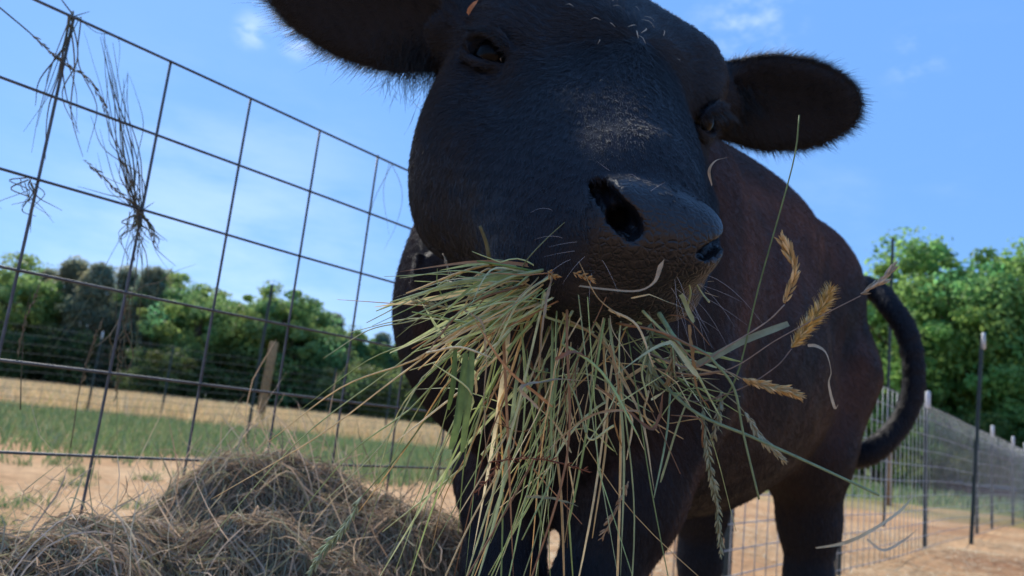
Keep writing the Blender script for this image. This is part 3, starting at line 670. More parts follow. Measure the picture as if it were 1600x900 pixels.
# hooves
hoof_m = mat('hoof_horn', (.03, .026, .022), .5, bump=(60, .3, .002))
for c in [np.array([.185, 1.15, 0]), np.array([.005, 1.23, 0]), Bp(.93, .155, 0), Bp(.93, -.155, 0)]:
    b_ = MB()
    for q in (-1, 1):
        ct = c+np.array([q*.030, 0, 0])
        for k, (z0, rr) in enumerate(((.0, .042), (.03, .038), (.065, .032))): pass
        n_ = 12; th = np.arange(n_)*2*math.pi/n_
        ring = lambda z, r, dy: np.stack([ct[0]+np.cos(th)*r*.72, ct[1]+dy+np.sin(th)*r*1.15, np.full(n_, z)], 1)
        rings = [ring(.001, .001, 0), ring(.001, .045, 0), ring(.03, .041, .004), ring(.07, .034, .012), ring(.085, .001, .012)]
        V = np.vstack(rings); i = np.arange(4)[:, None]*n_; j = np.arange(n_)[None]; j2 = (j+1) % n_
        b_.add(V, np.stack([i+j, i+j2, i+n_+j2, i+n_+j], -1).reshape(-1, 4))
    b_.build('hoof', hoof_m, cow)

# --- fur: real strands rooted in the skin
def strands(name, roots, dirs, length, rad, material, parent, droop=.25, curl=None, npts=4, tipr=.15, cols=None):
    N = len(roots); t = np.linspace(0, 1, npts)
    length = np.broadcast_to(length, (N,)); rad = np.broadcast_to(rad, (N,))
    if curl is None: curl = np.zeros((N, 3))
    pts = roots[:, None]+dirs[:, None]*(length[:, None]*t)[..., None]+curl[:, None]*(length[:, None]*t**2)[..., None]
    cu = bpy.data.hair_curves.new(name); cu.add_curves([npts]*N)
    off = np.array(wloc(parent)) if parent else 0
    cu.attributes['position'].data.foreach_set('vector', (pts-off).astype(np.float32).ravel())
    a = cu.attributes.get('radius') or cu.attributes.new('radius', 'FLOAT', 'POINT')
    a.data.foreach_set('value', (rad[:, None]*(1-(1-tipr)*t[None]**1.5)).astype(np.float32).ravel())
    if cols is not None:
        a = cu.attributes.new('col', 'FLOAT_COLOR', 'CURVE'); c4 = np.ones((N, 4), np.float32); c4[:, :3] = cols; a.data.foreach_set('color', c4.ravel())
    cu.materials.append(material)
    o = bpy.data.objects.new(name, cu); C.objects.link(o)
    if parent: adopt(o, parent)
    return o
def hair_mat(name, base, rough=.46, attr=True, spec=.42):
    m = bpy.data.materials.new(name); m.use_nodes = True; t = m.node_tree; b = t.nodes['Principled BSDF']
    b.inputs['Base Color'].default_value = (*base, 1); b.inputs['Roughness'].default_value = rough; b.inputs['Specular IOR Level'].default_value = spec
    if attr:
        a = nn(t, 'ShaderNodeAttribute', attribute_name='col'); t.links.new(a.outputs['Color'], b.inputs['Base Color'])
    return m
fur_m = hair_mat('black_hair', (.012, .011, .013))
fc = CV[CF].mean(1); fa = np.linalg.norm(fn_, axis=1)
fl = ((fc-HT)/HS) @ HA.T
isear = np.zeros(len(fc), bool)
for cen_, ax_, L_, W_ in ((eR_c, axR, .100, .058), (eL_c, axL, .122, .070)):
    q = (fc-cen_) @ ax_.T; isear |= (np.abs(q[:, 0]) < L_*1.05) & (np.abs(q[:, 1]) < W_*1.1) & (np.abs(q[:, 2]) < .035)
vis = (fn_*(CAM+[0.0, 0, .0]-fc)).sum(1) > -.35*np.linalg.norm(fc-CAM, axis=1)*fa
nearw = np.where(fc[:, 1] < 1.15, 1.0, .16)
eyed = np.min([np.linalg.norm(fc-e[1], axis=1) for e in eyes], axis=0)
padf = padm[CF].mean(1)
wgt = fa*nearw*vis*(padf < .15+.5*rng.random(len(fc)))*(eyed > .0165)
wgt[(((fc-nz[2])**2).sum(1) < .016**2)] = 0
NF = 520000
ci = np.cumsum(wgt); idx = np.searchsorted(ci/ci[-1], rng.random(NF)); idx = np.clip(idx, 0, len(fc)-1)
u_, v_ = rng.random((2, NF)); q = CV[CF[idx]]
roots = (q[:, 0]*(1-u_)[:, None]+q[:, 1]*u_[:, None])*(1-v_)[:, None]+(q[:, 3]*(1-u_)[:, None]+q[:, 2]*u_[:, None])*v_[:, None]
nr = unit_rows = lambda a: a/(np.linalg.norm(a, axis=1)[:, None]+1e-9)
Nn = nr(CN[CF[idx, 0]]+CN[CF[idx, 2]])
whorl = hit(1003, 62); 
hm = (1-sm(roots[:, 1], .98, 1.12))
fh = roots-whorl; fh = nr(fh)*np.array([1, 1, 1])
rl = ((roots-HT)/HS) @ HA.T
fh = nr(fh+.0*hy)
fb = nr(np.array([bu*.8+np.array([0, 0, -.7])])) 
legs = (1-sm(roots[:, 2], .45, .7))[:, None]
fb = nr(fb*(1-legs)+np.array([[0, 0, -1.]])*legs)
flow = fh*hm[:, None]+fb*(1-hm)[:, None]
# ears: hair runs towards the tip and out to the rim
ear_len = np.zeros(NF)
for cen_, ax_, L_, W_ in ((eR_c, axR, .100, .058), (eL_c, axL, .122, .070)):
    qq = (roots-cen_) @ ax_.T; m_ = (np.abs(qq[:, 0]) < L_*1.1) & (np.abs(qq[:, 1]) < W_*1.15) & (np.abs(qq[:, 2]) < .035)
    rr = np.sqrt((qq[:, 0]/L_)**2+(qq[:, 1]/W_)**2)
    d_ = nr(ax_[0]*.7+ax_[1]*(qq[:, 1]/W_)[:, None]*.9+ax_[0]*(qq[:, 0]/L_)[:, None]*.5)
    flow[m_] = d_[m_]; ear_len = np.where(m_, .007+.006*sm(rr, .7, 1.0), ear_len)
flow = nr(flow+vnoise(roots, 45., 11)*.28+vnoise(roots, 160., 12)*.22+rng.normal(size=(NF, 3))*.10)
flow = nr(flow-Nn*(flow*Nn).sum(1)[:, None])
cl = vnoise(roots, 260., 15)
lift = np.clip(.26+.14*cl[:, 0], .08, .6)
dirs = nr(flow+Nn*lift[:, None])
snout = sm(rl[:, 1], .22, .42)*hm
Ls = (.0095*(1-snout)+.0060*snout)*hm+.015*(1-hm)
wd_ = np.linalg.norm(roots-whorl, axis=1); Ls = Ls+.007*np.exp(-(wd_/.07)**2)
Ls = np.where(ear_len > 0, ear_len, Ls)*rng.uniform(.65, 1.25, NF)
rad = np.where(roots[:, 1] < 1.15, .00023, .00042)
hc = coat[CF[idx, 0]]*rng.uniform(.6, 1.5, NF)[:, None]
strands('fur', roots+Nn*-.0005, dirs, Ls, rad, fur_m, cow, curl=-Nn*.10+rng.normal(size=(NF, 3))*.08, cols=hc)
# ear fringes and tufts
for cen_, ax_, L_, W_, k in ((eR_c, axR, .100, .058, 0), (eL_c, axL, .122, .070, 1)):
    n_ = 5200; th = rng.uniform(0, 2*math.pi, n_)
    jit = rng.uniform(.93, 1.0, n_)
    r_ = cen_+ax_[0]*(L_*np.cos(th)*jit)[:, None]+ax_[1]*(W_*np.sin(th)*jit)[:, None]+ax_[2]*rng.uniform(-.006, .006, n_)[:, None]
    d_ = nr(ax_[0]*(np.cos(th)*.8+.45)[:, None]+ax_[1]*np.sin(th)[:, None]+rng.normal(size=(n_, 3))*.22+vnoise(r_, 90, 5)*.25)
    strands('ear_fringe', r_, d_, rng.gamma(3.2, (.0030 if k else .0018), n_)+.003, .00020, fur_m, cow, curl=ax_[0][None]*.25+np.array([[0, 0, -.12]])+rng.normal(size=(n_, 3))*.08, cols=np.full((n_, 3), .011)*rng.uniform(.6, 1.6, n_)[:, None])
    n_ = 1500                                            # long hair hanging at the root of the ear
    root0 = (P(662, 85, .885) if k else P(1140, 150, .95)); sp_ = (.020 if k else .014)
    r_ = root0+rng.normal(size=(n_, 3))*np.array([sp_*1.2, .01, sp_])
    d_ = nr(np.array([[0.0 if k else .35, -.2, -.9 if k else -.8]])+rng.normal(size=(n_, 3))*.25)
    strands('ear_tuft', r_, d_, rng.uniform(.012, .032, n_), .0002, fur_m, cow, curl=rng.normal(size=(n_, 3))*.15, cols=np.full((n_, 3), .012))
# lashes
for s, p, n, lon, up_ in eyes:
    n_ = 90; t = rng.uniform(-.9, .9, n_)
    r_ = p+lon*(.026*t)[:, None]+up_*(.0155*np.sqrt(1-t*t*.9))[:, None]+n*.003
    strands('eyelashes', r_, nr(n*.9-up_*.25+lon*(t*.5)[:, None]+rng.normal(size=(n_, 3))*.1), rng.uniform(.012, .022, n_), .00022, fur_m, cow, curl=-up_[None]*.25+np.zeros((n_, 1)), cols=np.full((n_, 3), .02))
# whiskers on lips and chin
wm = mat('pale_whisker', (.42, .42, .45), .35, .5)
wr, wdv, wl = [], [], []
for (px, py, dx, dy, L) in [(1096, 462, 1.0, .55, .035), (1102, 450, 1.0, .25, .042), (1090, 472, .8, .8, .03), (1085, 480, .35, 1, .028), (1108, 440, 1, .1, .03), (1078, 486, .2, 1, .022), (1105, 430, 1, .35, .036), (1098, 468, 1, 1, .03), (1060, 492, -.1, 1, .02),
        (905, 378, -1, .05, .02), (900, 392, -1, .12, .026), (893, 405, -1, .3, .024), (915, 400, -.8, .6, .02), (880, 372, -1, -.3, .022), (940, 405, .5, .8, .02), (925, 425, -.3, 1, .018), (1000, 282, -.6, -.5, .016), (1015, 300, .6, -.5, .014), (955, 268, -.8, -.4, .014), (865, 330, -1, -.6, .018)]:
    h_ = hit(px, py)
    if h_ is None: continue
    d_ = unit(CR*dx-CU*dy-FW*.35); wr.append(h_); wdv.append(d_); wl.append(L)
for k in range(12):
    h_ = hit(rng.uniform(1040, 1108), rng.uniform(430, 495))
    if h_ is not None: wr.append(h_); wdv.append(unit(CR*rng.uniform(-.1, 1)-CU*rng.uniform(.1, 1)-FW*.3)); wl.append(rng.uniform(.012, .034))
wr = np.array(wr)
strands('whiskers', wr, np.array(wdv), np.array(wl), .00011, wm, cow, curl=-CU[None]*.35+rng.normal(size=(len(wr), 3))*.15, npts=7, tipr=.3)
# flecks of chaff caught in the hair of the forehead
fleck_m = mat('dry_chaff', (.46, .36, .25), .8, noise=(80, .7, 1.2))
flk = [(1000, 55, .020, -60), (992, 62, .018, -75), (1008, 45, .016, 30), (985, 50, .014, -40), (997, 70, .016, 80), (955, 48, .010, 70), (1040, 8, .022, 10), (1030, 58, .016, 120), (930, 40, .010, 20), (962, 20, .009, 5), (1010, 38, .014, 0), (990, 22, .009, 60), (1045, 18, .01, 20), (890, 18, .010, 40), (935, 75, .008, 90), (1052, 100, .006, 0), (788, 85, .007, 20), (782, 92, .007, 60), (793, 97, .006, 100), (1116, 158, .010, 70), (940, 138, .004, 0), (1310, 330, .006, 0)]
FLK = ['longest curled fleck in the middle of the forehead whorl', 'upright pale fleck just left of the whorl centre', 'fleck bent over the top of the whorl', 'slanting fleck above left of the whorl', 'fleck pointing down from the whorl', 'short upright fleck left of the whorl', 'long flat straw piece near the top right of the forehead', 'steep fleck right of the whorl', 'small fleck well left of the whorl near the top', 'tiny flat fleck high on the forehead', 'level fleck just above the whorl', 'small slanted fleck high above the whorl', 'fleck beside the long flat straw piece', 'lone fleck high between the eye and the whorl', 'dust speck left below the whorl', 'dust speck over the right brow', 'crust fleck nearest the left eye corner', 'middle crust fleck below the left eye', 'lowest crust fleck below the left eye', 'pale fleck at the hidden right eye', 'speck in the middle of the nose bridge', 'speck on the brown flank']
for (px, py, L, an) in flk:
    h_ = hit(px, py, d1=2.0)
    if h_ is None: continue
    n_ = grad(h_); a_ = math.radians(an); t_ = CR*math.cos(a_)-CU*math.sin(a_); t_ = unit(t_-n_*(t_ @ n_)); sd_ = np.cross(n_, t_)
    c_ = spline([h_+n_*.006-t_*L/2, h_+n_*.008+sd_*L*rng.normal()*.14, h_+n_*.006+t_*L/2], 6)
    b_ = MB(); b_.ribbon(c_, np.array([.3, .8, 1.1, .9, .6, .2])*(.0008+L*.02), n_, (1, 1, 1))
    tag(b_.build('straw_fleck', fleck_m), FLK[min(range(len(flk)), key=lambda q: (flk[q][0]-px)**2+(flk[q][1]-py)**2)], 'straw fleck', 'straw flecks caught in the cow\'s coat')
# ================================================================== HAY
hay_m = mat('hay', (.4, .36, .2), .6, .3, attr=True, trans=.34, noise=(120, .75, 1.2))
seed_m = mat('seed_head', (.5, .36, .18), .75, .2, attr=True, trans=.2)
pile_m = mat('hay_pile_strand', (.3, .26, .16), .8, .15, attr=True, trans=.3)
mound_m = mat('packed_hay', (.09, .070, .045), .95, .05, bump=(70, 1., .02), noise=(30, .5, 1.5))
GREEN = [(.37, .43, .18), (.46, .50, .25), (.27, .34, .13), (.52, .54, .31), (.34, .39, .20)]
STRAW = [(.58, .46, .25), (.66, .56, .35), (.50, .37, .19), (.62, .46, .22)]
BROWN = [(.30, .16, .08), (.38, .22, .12), (.24, .14, .08)]
def ribbons(name, pts, wd, col, m, parent=None, seed=0):
    """pts (N,n,3) strands, each a thin flat strip with its own facing"""
    r = np.random.default_rng(seed); N, n, _ = pts.shape
    T = np.gradient(pts, axis=1); T /= np.linalg.norm(T, axis=2, keepdims=True)+1e-9
    u = r.normal(size=(N, 1, 3)); A = np.cross(T, u); A /= np.linalg.norm(A, axis=2, keepdims=True)+1e-9
    tp = np.interp(np.linspace(0, 1, n), [0, .15, .8, 1], [.6, 1, .9, .25])
    w_ = wd[:, None, None]*.5*tp[None, :, None]
    V = np.stack([pts+A*w_, pts-A*w_], 2).reshape(-1, 3)
    i = (np.arange(N)[:, None]*n+np.arange(n-1)[None])*2
    Fq = np.stack([i, i+1, i+3, i+2], -1).reshape(-1, 4)
    return mesh(name, V, Fq, m, parent, smooth=True, col=np.repeat(col, n*2, 0))
# --- the pile along the foot of the panel
humps = []
for (px, py, d, sx, sy, pw) in ((390, 722, 1.40, .23, .17, 3.4), (330, 735, 1.38, .11, .14, 3.4), (520, 742, 1.42, .22, .20, 2.4), (620, 782, 1.40, .22, .22, 2.2), (330, 760, 1.34, .12, .16, 3.), (60, 832, 1.02, .26, .17, 2.4), (-140, 820, .92, .26, .17, 2.4), (190, 835, 1.10, .24, .18, 2.2), (740, 860, 1.42, .2, .2, 2.0), (320, 806, 1.22, .22, .20, 2.8), (430, 800, 1.22, .26, .20, 2.2), (560, 850, 1.24, .26, .2, 2.2), (680, 825, 1.42, .2, .2, 2.2), (100, 850, .95, .3, .2, 2.2), (465, 725, 1.44, .2, .18, 2.6)):
    c = P(px, py, d); humps.append((c[0], c[1], c[2], sx, sy, pw))
HB = np.array([unit(fdir)[:2], [-unit(fdir)[1], unit(fdir)[0]]])
def pile_z(x, y):
    z = np.zeros_like(x)
    for cx, cy, top, sx, sy, pw in humps:
        q = np.stack([x-cx, y-cy], -1) @ HB.T; z = z+np.maximum(top*np.exp(-(np.hypot(q[..., 0]/sx, q[..., 1]/sy)/1.15)**pw), 1e-4)**11
    return z**(1/11)*.975
def pile_h(x, y):
    p = np.stack([x.ravel(), y.ravel(), 0*x.ravel()], 1)
    z = pile_z(x, y); n_ = (vnoise(p, 9, 61)[:, 0]*.022+vnoise(p, 28, 62)[:, 0]*.012).reshape(x.shape)
    return z*(1-.03)-.02+n_*np.clip(z/.15, 0, 1)
X_, Y_ = np.meshgrid(np.linspace(-1.5, .55, 130), np.linspace(.35, 2.1, 110), indexing='ij'); Z_ = pile_h(X_, Y_)
i_ = np.arange(129)[:, None]*110; j_ = np.arange(109)[None]
V = np.stack([X_.ravel(), Y_.ravel(), Z_.ravel()-.012], 1)
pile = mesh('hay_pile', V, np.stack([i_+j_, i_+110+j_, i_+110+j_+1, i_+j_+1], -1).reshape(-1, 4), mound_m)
tag(pile, 'loose heap of dull grey brown hay along the foot of the wire panel', 'hay pile', kind='stuff')
def pile_strands(N, Lr, wr_, lift, seed, cols, npt=7, top=False):
    r = np.random.default_rng(seed)
    x = r.uniform(-1.45, .5, N*6); y = r.uniform(.4, 2.0, N*6); z = pile_z(x, y)
    k = np.where((z > .06) & (r.random(N*6) < np.clip(z*2.2, .15, 1)))[0][:N]; x, y = x[k], y[k]; n = len(x)
    a = r.uniform(0, 2*math.pi, n)+.6*np.sin(x*9); L = r.uniform(*Lr, n)*r.uniform(.6, 1.2, n); cv = r.normal(size=n)*2.2
    t = np.linspace(-.5, .5, npt); ang = a[:, None]+cv[:, None]*t[None]*1.1
    sx = np.cumsum(np.cos(ang)*L[:, None]/npt, 1); sy = np.cumsum(np.sin(ang)*L[:, None]/npt, 1)
    X = x[:, None]+sx-sx[:, npt//2][:, None]; Y = y[:, None]+sy-sy[:, npt//2][:, None]
    pl_ = r.normal(size=n)*lift; Z = pile_h(X, Y)+r.uniform(-.006, .022, n)[:, None]+np.abs(pl_)[:, None]*(t[None]+.5)*L[:, None]+r.normal(size=(n, 1))*.05*t[None]*L[:, None]
    mn = pile_h(X, Y).max(1, keepdims=True); Z = Z+r.normal(size=(n, 1))*.004
    c = np.asarray(cols)[r.integers(0, len(cols), n)]*r.uniform(1.1, 2.5, n)[:, None]
    return np.stack([X, Y, Z], -1), r.uniform(*wr_, n), c
PC = [(.25, .185, .13), (.31, .24, .17), (.20, .155, .11), (.17, .165, .10), (.37, .28, .20), (.14, .10, .07), (.21, .19, .13)]
a1, w1, c1 = pile_strands(34000, (.06, .20), (.0012, .0030), .06, 71, PC)
a2, w2, c2 = pile_strands(2600, (.05, .16), (.001, .0024), .6, 72, PC+[(.42, .34, .22)])
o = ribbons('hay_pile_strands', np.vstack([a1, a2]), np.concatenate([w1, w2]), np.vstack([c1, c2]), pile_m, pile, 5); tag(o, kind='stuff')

# --- building blocks for single stalks
def fd(px): return 1.784/(.82-(px-800)/F)
def path(pts, n=18): return spline([P(*p) for p in pts], n)
def spikelets(b, axis, n, size, spread, col, seed, awn=0., start=0.):
    r = np.random.default_rng(seed); L = len(axis)
    T = np.gradient(axis, axis=0); T /= np.linalg.norm(T, axis=1)[:, None]
    for k in range(n):
        t = start+(1-start)*(k+r.random())/n; f = t*(L-1); i = min(int(f), L-2); p = axis[i]+(axis[i+1]-axis[i])*(f-i); tt = T[i]
        u = r.normal(size=3); u -= tt*(u @ tt); u = unit(u); sc = (math.sin(math.pi*min(1, max(0, .12+.82*t)))**.7)
        d_ = unit(tt+u*spread*r.uniform(.6, 1.3)); s = size*r.uniform(.7, 1.25)*(.45+.65*sc); q = p+u*size*.10
        c = np.asarray(col[r.integers(0, len(col))])*r.uniform(.7, 1.3)
        b.tube([q, q+d_*s*.3, q+d_*s*.65, q+d_*s], [s*.04, s*.115, s*.10, s*.012], 5, c, caps=False)
        if awn: b.tube([q+d_*s*.9, q+d_*s*.9+unit(d_+u*.3)*awn*r.uniform(.6, 1.2)], [.00014, .00006], 3, c, caps=False)
def stalk(name, label, stem, r, col, head=None, parts=(), group=None, sides=7, cat=None, leaf=None):
    """a single plant: stem (+ seed head); stem in (px,py,d)"""
    p = path(stem, 26) if len(stem[0]) == 3 else stem
    o = empty(name, p[0]); tag(o, label, cat or name.replace('_', ' '), group)
    b = MB(); b.tube(p, np.interp(np.linspace(0, 1, len(p)), [0, 1], [r, r*.6]) if np.isscalar(r) else r, sides, col)
    b.build('stem', hay_m, o)
    if head:
        hp = path(head['path'], 20); b = MB(); b.tube(hp, .0004, 4, head['col'][0]); spikelets(b, hp, head['n'], head['size'], head.get('spread', .5), head['col'], head.get('seed', 1), head.get('awn', 0)); b.build('seed_head', seed_m, o)
    if leaf:
        lp = path(leaf['path'], 14); b = MB(); b.ribbon(lp, np.interp(np.linspace(0, 1, 14), [0, .3, 1], [leaf['w']*.7, leaf['w'], leaf['w']*.1]), FW, leaf['col'], twist=leaf.get('twist', .5)); b.build('leaf', hay_m, o)
    return o
def blade(name, label, pts, w_, col, cat='grass blade', twist=.6, fold=.3, n=20, group=None, prof=((0, .25, .8, 1), (.6, 1, .8, .08))):
    p = path(pts, n); b = MB(); b.ribbon(p, w_*np.interp(np.linspace(0, 1, n), *prof), -FW+CU*.3, col, fold=fold, twist=twist)
    return tag(b.build(name, hay_m), label, cat, group)

# --- the mouthful
mouth = empty('hay_mouthful', P(900, 440, .56)); tag(mouth, 'tangled mouthful of green and straw coloured hay hanging from the cow\'s lips', 'hay')
hr = np.random.default_rng(2024)
stems = []
def depth_in(px, py):
    h_ = hit(px, py, .42, .9)
    return ((h_-CAM) @ FW)+.012 if h_ is not None else .6
def mkstem(s, e, sag, bow, kink, r_, col, d0, d1, ribbon=False):
    s = np.array(s, float); e = np.array(e, float); m = (s+e)/2; dv_ = e-s; nrm_ = np.array([-dv_[1], dv_[0]])/(np.hypot(*dv_)+1e-6)
    m = m+nrm_*bow+np.array([0, -sag])
    c = [(s[0], s[1], d0), (s[0]*.75+m[0]*.25, s[1]*.75+m[1]*.25, d0*.6+d1*.4), (m[0], m[1], (d0*.25+d1*.75)), (e[0], e[1], d1)]
    p = path(c, 16)
    if kink:
        i = hr.integers(6, 13); ax_ = unit(hr.normal(size=3)); R_ = np.array(Matrix.Rotation(hr.uniform(.35, 1.1)*hr.choice([-1, 1]), 3, Vector(ax_))); p[i:] = p[i]+(p[i:]-p[i]) @ R_.T
    stems.append((p, r_, col, ribbon))
def rad(a, b): return hr.uniform(.0009, .0014) if hr.random() < .36 else hr.uniform(a, b)
def pick(): 
    q = hr.random(); L_ = GREEN if q < .64 else (STRAW if q < .90 else BROWN); return np.array(L_[hr.integers(len(L_))])*hr.uniform(1.05, 1.6)
for k in range(88):    # fan to the left
    s = (hr.uniform(790, 885), 418+hr.random()**1.5*60); th = math.radians(hr.uniform(178, 243)+hr.normal()*5); L = hr.uniform(110, 270)
    e = (s[0]+math.cos(th)*L*1.0, s[1]-math.sin(th)*L*.95); 
    mkstem(s, e, hr.uniform(4, 22), hr.normal()*8, hr.random() < .18, rad(.00040, .00088), pick(), depth_in(*s), hr.uniform(.50, .60), hr.random() < .3)
for k in range(66):    # straight down
    s = (hr.uniform(775, 985), 432+hr.random()*150); th = math.radians(hr.normal(262, 15)); L = hr.uniform(240, 560)
    e = (s[0]+math.cos(th)*L, s[1]-math.sin(th)*L)
    mkstem(s, e, 0, hr.normal()*16, hr.random() < .25, rad(.00038, .00085), pick(), min(.60, depth_in(*s)), hr.uniform(.49, .60), hr.random() < .25)
for k in range(34):     # to the right
    s = (hr.uniform(900, 1060), hr.uniform(478, 620)); th = math.radians(hr.uniform(265, 345)); L = hr.uniform(70, 230)
    e = (s[0]+math.cos(th)*L, s[1]-math.sin(th)*L)
    mkstem(s, e, hr.uniform(0, 12), hr.normal()*12, hr.random() < .3, rad(.0004, .0009), pick(), min(.60, depth_in(*s)), hr.uniform(.50, .58), hr.random() < .3)
for k in range(58):    # tangle
    q = hr.random(); c = np.array([hr.uniform(690, 1090), 450+hr.random()**1.3*250]); th = hr.uniform(0, math.pi); L = hr.uniform(60, 230)*.5; v = np.array([math.cos(th), -math.sin(th)*.8])*L
    dd_ = hr.uniform(.50, .62); mkstem(c-v, c+v, hr.uniform(-8, 16), hr.normal()*20, hr.random() < .45, rad(.0004, .0009), pick(), dd_, dd_+hr.uniform(-.03, .03), hr.random() < .45)
for (a, b_, bw) in [((660, 540), (280, 898), 20), ((640, 575), (330, 780), -15), ((700, 560), (560, 860), 10), ((690, 520), (470, 640), 12), ((720, 560), (600, 890), -14), ((650, 500), (505, 560), 8), ((740, 600), (640, 900), 12), ((690, 560), (585, 760), 18), ((660, 590), (500, 790), -20), ((700, 480), (527, 468), -6), ((720, 500), (545, 520), 5), ((735, 700), (670, 880), 10), ((655, 560), (420, 690), 14), ((690, 610), (560, 800), -8), ((640, 640), (470, 800), 9)]:
    mkstem(a, b_, 6, bw, False, hr.uniform(.0005, .0008), pick()*.9, .56, hr.uniform(.52, .66))
    # carry each back to the mouth so that it hangs from it
    p, r_, c_, rb_ = stems.pop(); q = path([(855, 440, depth_in(855, 440)), (a[0]*.6+855*.4, a[1]*.6+440*.4-8, .56), (a[0], a[1], .56)], 8); stems.append((np.vstack([q[:-1], p]), r_, c_, rb_))
for (a, b_, c_, rr) in [((880, 425), (700, 470), (1, 1), 1), ]: pass
lens = np.array([np.linalg.norm(np.diff(p, axis=0), axis=1).sum()*r_ for p, r_, _, _ in stems]); order = np.argsort(-lens)
rest = MB()
for rank, k in enumerate(order):
    p, r_, c_, rb_ = stems[k]; n = len(p); tgt = MB() if rank < 78 else rest
    if rb_:
        w_ = r_*hr.uniform(2.0, 3.4); tgt.ribbon(p, w_*np.interp(np.linspace(0, 1, n), [0, .2, .75, 1], [.5, 1, .8, .08]), -FW+CR*hr.normal()*.6, c_, twist=hr.uniform(-1.5, 1.5))
    else:
        pr = r_*np.interp(np.linspace(0, 1, n), [0, .8, 1], [1, .75, .35]); tgt.tube(p, pr, 6, c_)
    if rank < 78: tgt.build('hay_stem', hay_m, mouth)
tag(rest.build('fine_hay_stems', hay_m, mouth), kind='stuff')
# seed heads and dock inside the mouthful
for i, (pp, n, sz, col) in enumerate([
    ([(1018, 505, .535), (1012, 560, .53), (1024, 608, .53)], 46, .0075, [(.20, .25, .13), (.27, .30, .17)]),
    ([(1052, 520, .535), (1052, 560, .53), (1046, 600, .53)], 40, .0070, [(.42, .30, .16), (.30, .26, .14)]),
    ([(856, 424, .53), (868, 434, .52)], 10, .006, [(.50, .28, .10)]), ([(896, 426, .53), (924, 436, .52)], 14, .006, [(.55, .32, .13)]),
    ([(1128, 612, .54), (1122, 650, .53), (1112, 690, .53)], 34, .0065, [(.34, .32, .19), (.42, .36, .22)]),
    ([(692, 396, .62), (703, 425, .60), (716, 450, .58)], 26, .0050, [(.33, .24, .15), (.27, .21, .13)]),
    ([(700, 480, .56), (645, 470, .55)], 26, .006, [(.36, .36, .20), (.46, .40, .24)]),
    ([(982, 752, .53), (962, 800, .53), (940, 842, .53)], 22, .0058, [(.48, .34, .20), (.36, .24, .14)])]):
    ax_ = path(pp, 12); b = MB(); b.tube(ax_, .00045, 4, col[0]); spikelets(b, ax_, n, sz, .55, col, 40+i); b.build('seed_head', seed_m, mouth)
b = MB()
for (pp, n) in (([(765, 722, .52), (820, 716, .515), (870, 722, .515), (922, 738, .51)], 34), ([(780, 705, .52), (770, 740, .52), (742, 770, .52)], 22)):
    ax_ = path(pp, 14); b.tube(ax_, .0005, 5, (.22, .09, .05)); spikelets(b, ax_, n, .0042, 1.1, [(.26, .10, .055), (.20, .075, .045)], 60+n)
b.build('dock_seeds', seed_m, mouth)
b = MB()
for (pp, w_, col, tw) in [([(728, 552, .53), (722, 610, .525), (713, 668, .52), (704, 702, .52)], .0060, (.16, .24, .08), .2), ([(738, 545, .53), (732, 620, .52), (722, 706, .52)], .0055, (.19, .27, .09), .2), ([(712, 540, .54), (708, 600, .53), (700, 640, .53)], .004, (.11, .17, .05), .2)]:
    q = path(pp, 14); b.ribbon(q, w_*np.interp(np.linspace(0, 1, 14), [0, .3, .85, 1], [.6, 1, .8, .5]), -FW, col, twist=tw, fold=.5)
b.build('green_leaf', hay_m, mouth)
for (pp, w_, col, tw) in [([(870, 560, .51), (895, 552, .505), (922, 560, .505)], .0055, (.40, .20, .12), 1.), ([(1000, 640, .51), (930, 645, .505), (870, 690, .51), (840, 735, .52)], .0030, (.55, .42, .27), 1.2), ([(955, 540, .51), (968, 600, .505), (962, 660, .51), (975, 700, .52)], .0042, (.50, .30, .13), 1.5), ([(1074, 510, .52), (1085, 560, .51), (1090, 610, .515), (1110, 640, .52)], .0050, (.50, .27, .10), 1.0), ([(820, 772, .52), (860, 776, .515), (905, 790, .52)], .0034, (.42, .36, .20), .8), ([(838, 640, .51), (812, 610, .505), (845, 598, .51), (930, 595, .51)], .0042, (.56, .46, .32), 1.), ([(722, 480, .53), (750, 500, .52), (760, 560, .52), (758, 640, .52), (764, 760, .52)], .0030, (.56, .42, .26), 1.3), ([(860, 430, .53), (848, 500, .51), (838, 580, .51)], .0035, (.50, .38, .24), 1.), ([(985, 640, .51), (1020, 668, .505), (1032, 640, .51), (1034, 610, .515)], .0040, (.30, .15, .08), .8)]:
    q = path(pp, 18); b = MB(); q = q+vnoise(q, 55, int(w_*1e5))*.0016; b.ribbon(q, w_*.66*np.interp(np.linspace(0, 1, 18), [0, .3, .85, 1], [.5, 1, .8, .15])*(1+.3*np.sin(np.arange(18)*2.1)), -FW+CU*.2, np.array(col)*.85, twist=tw*1.6, fold=.6); b.build('dry_leaf', hay_m, mouth)

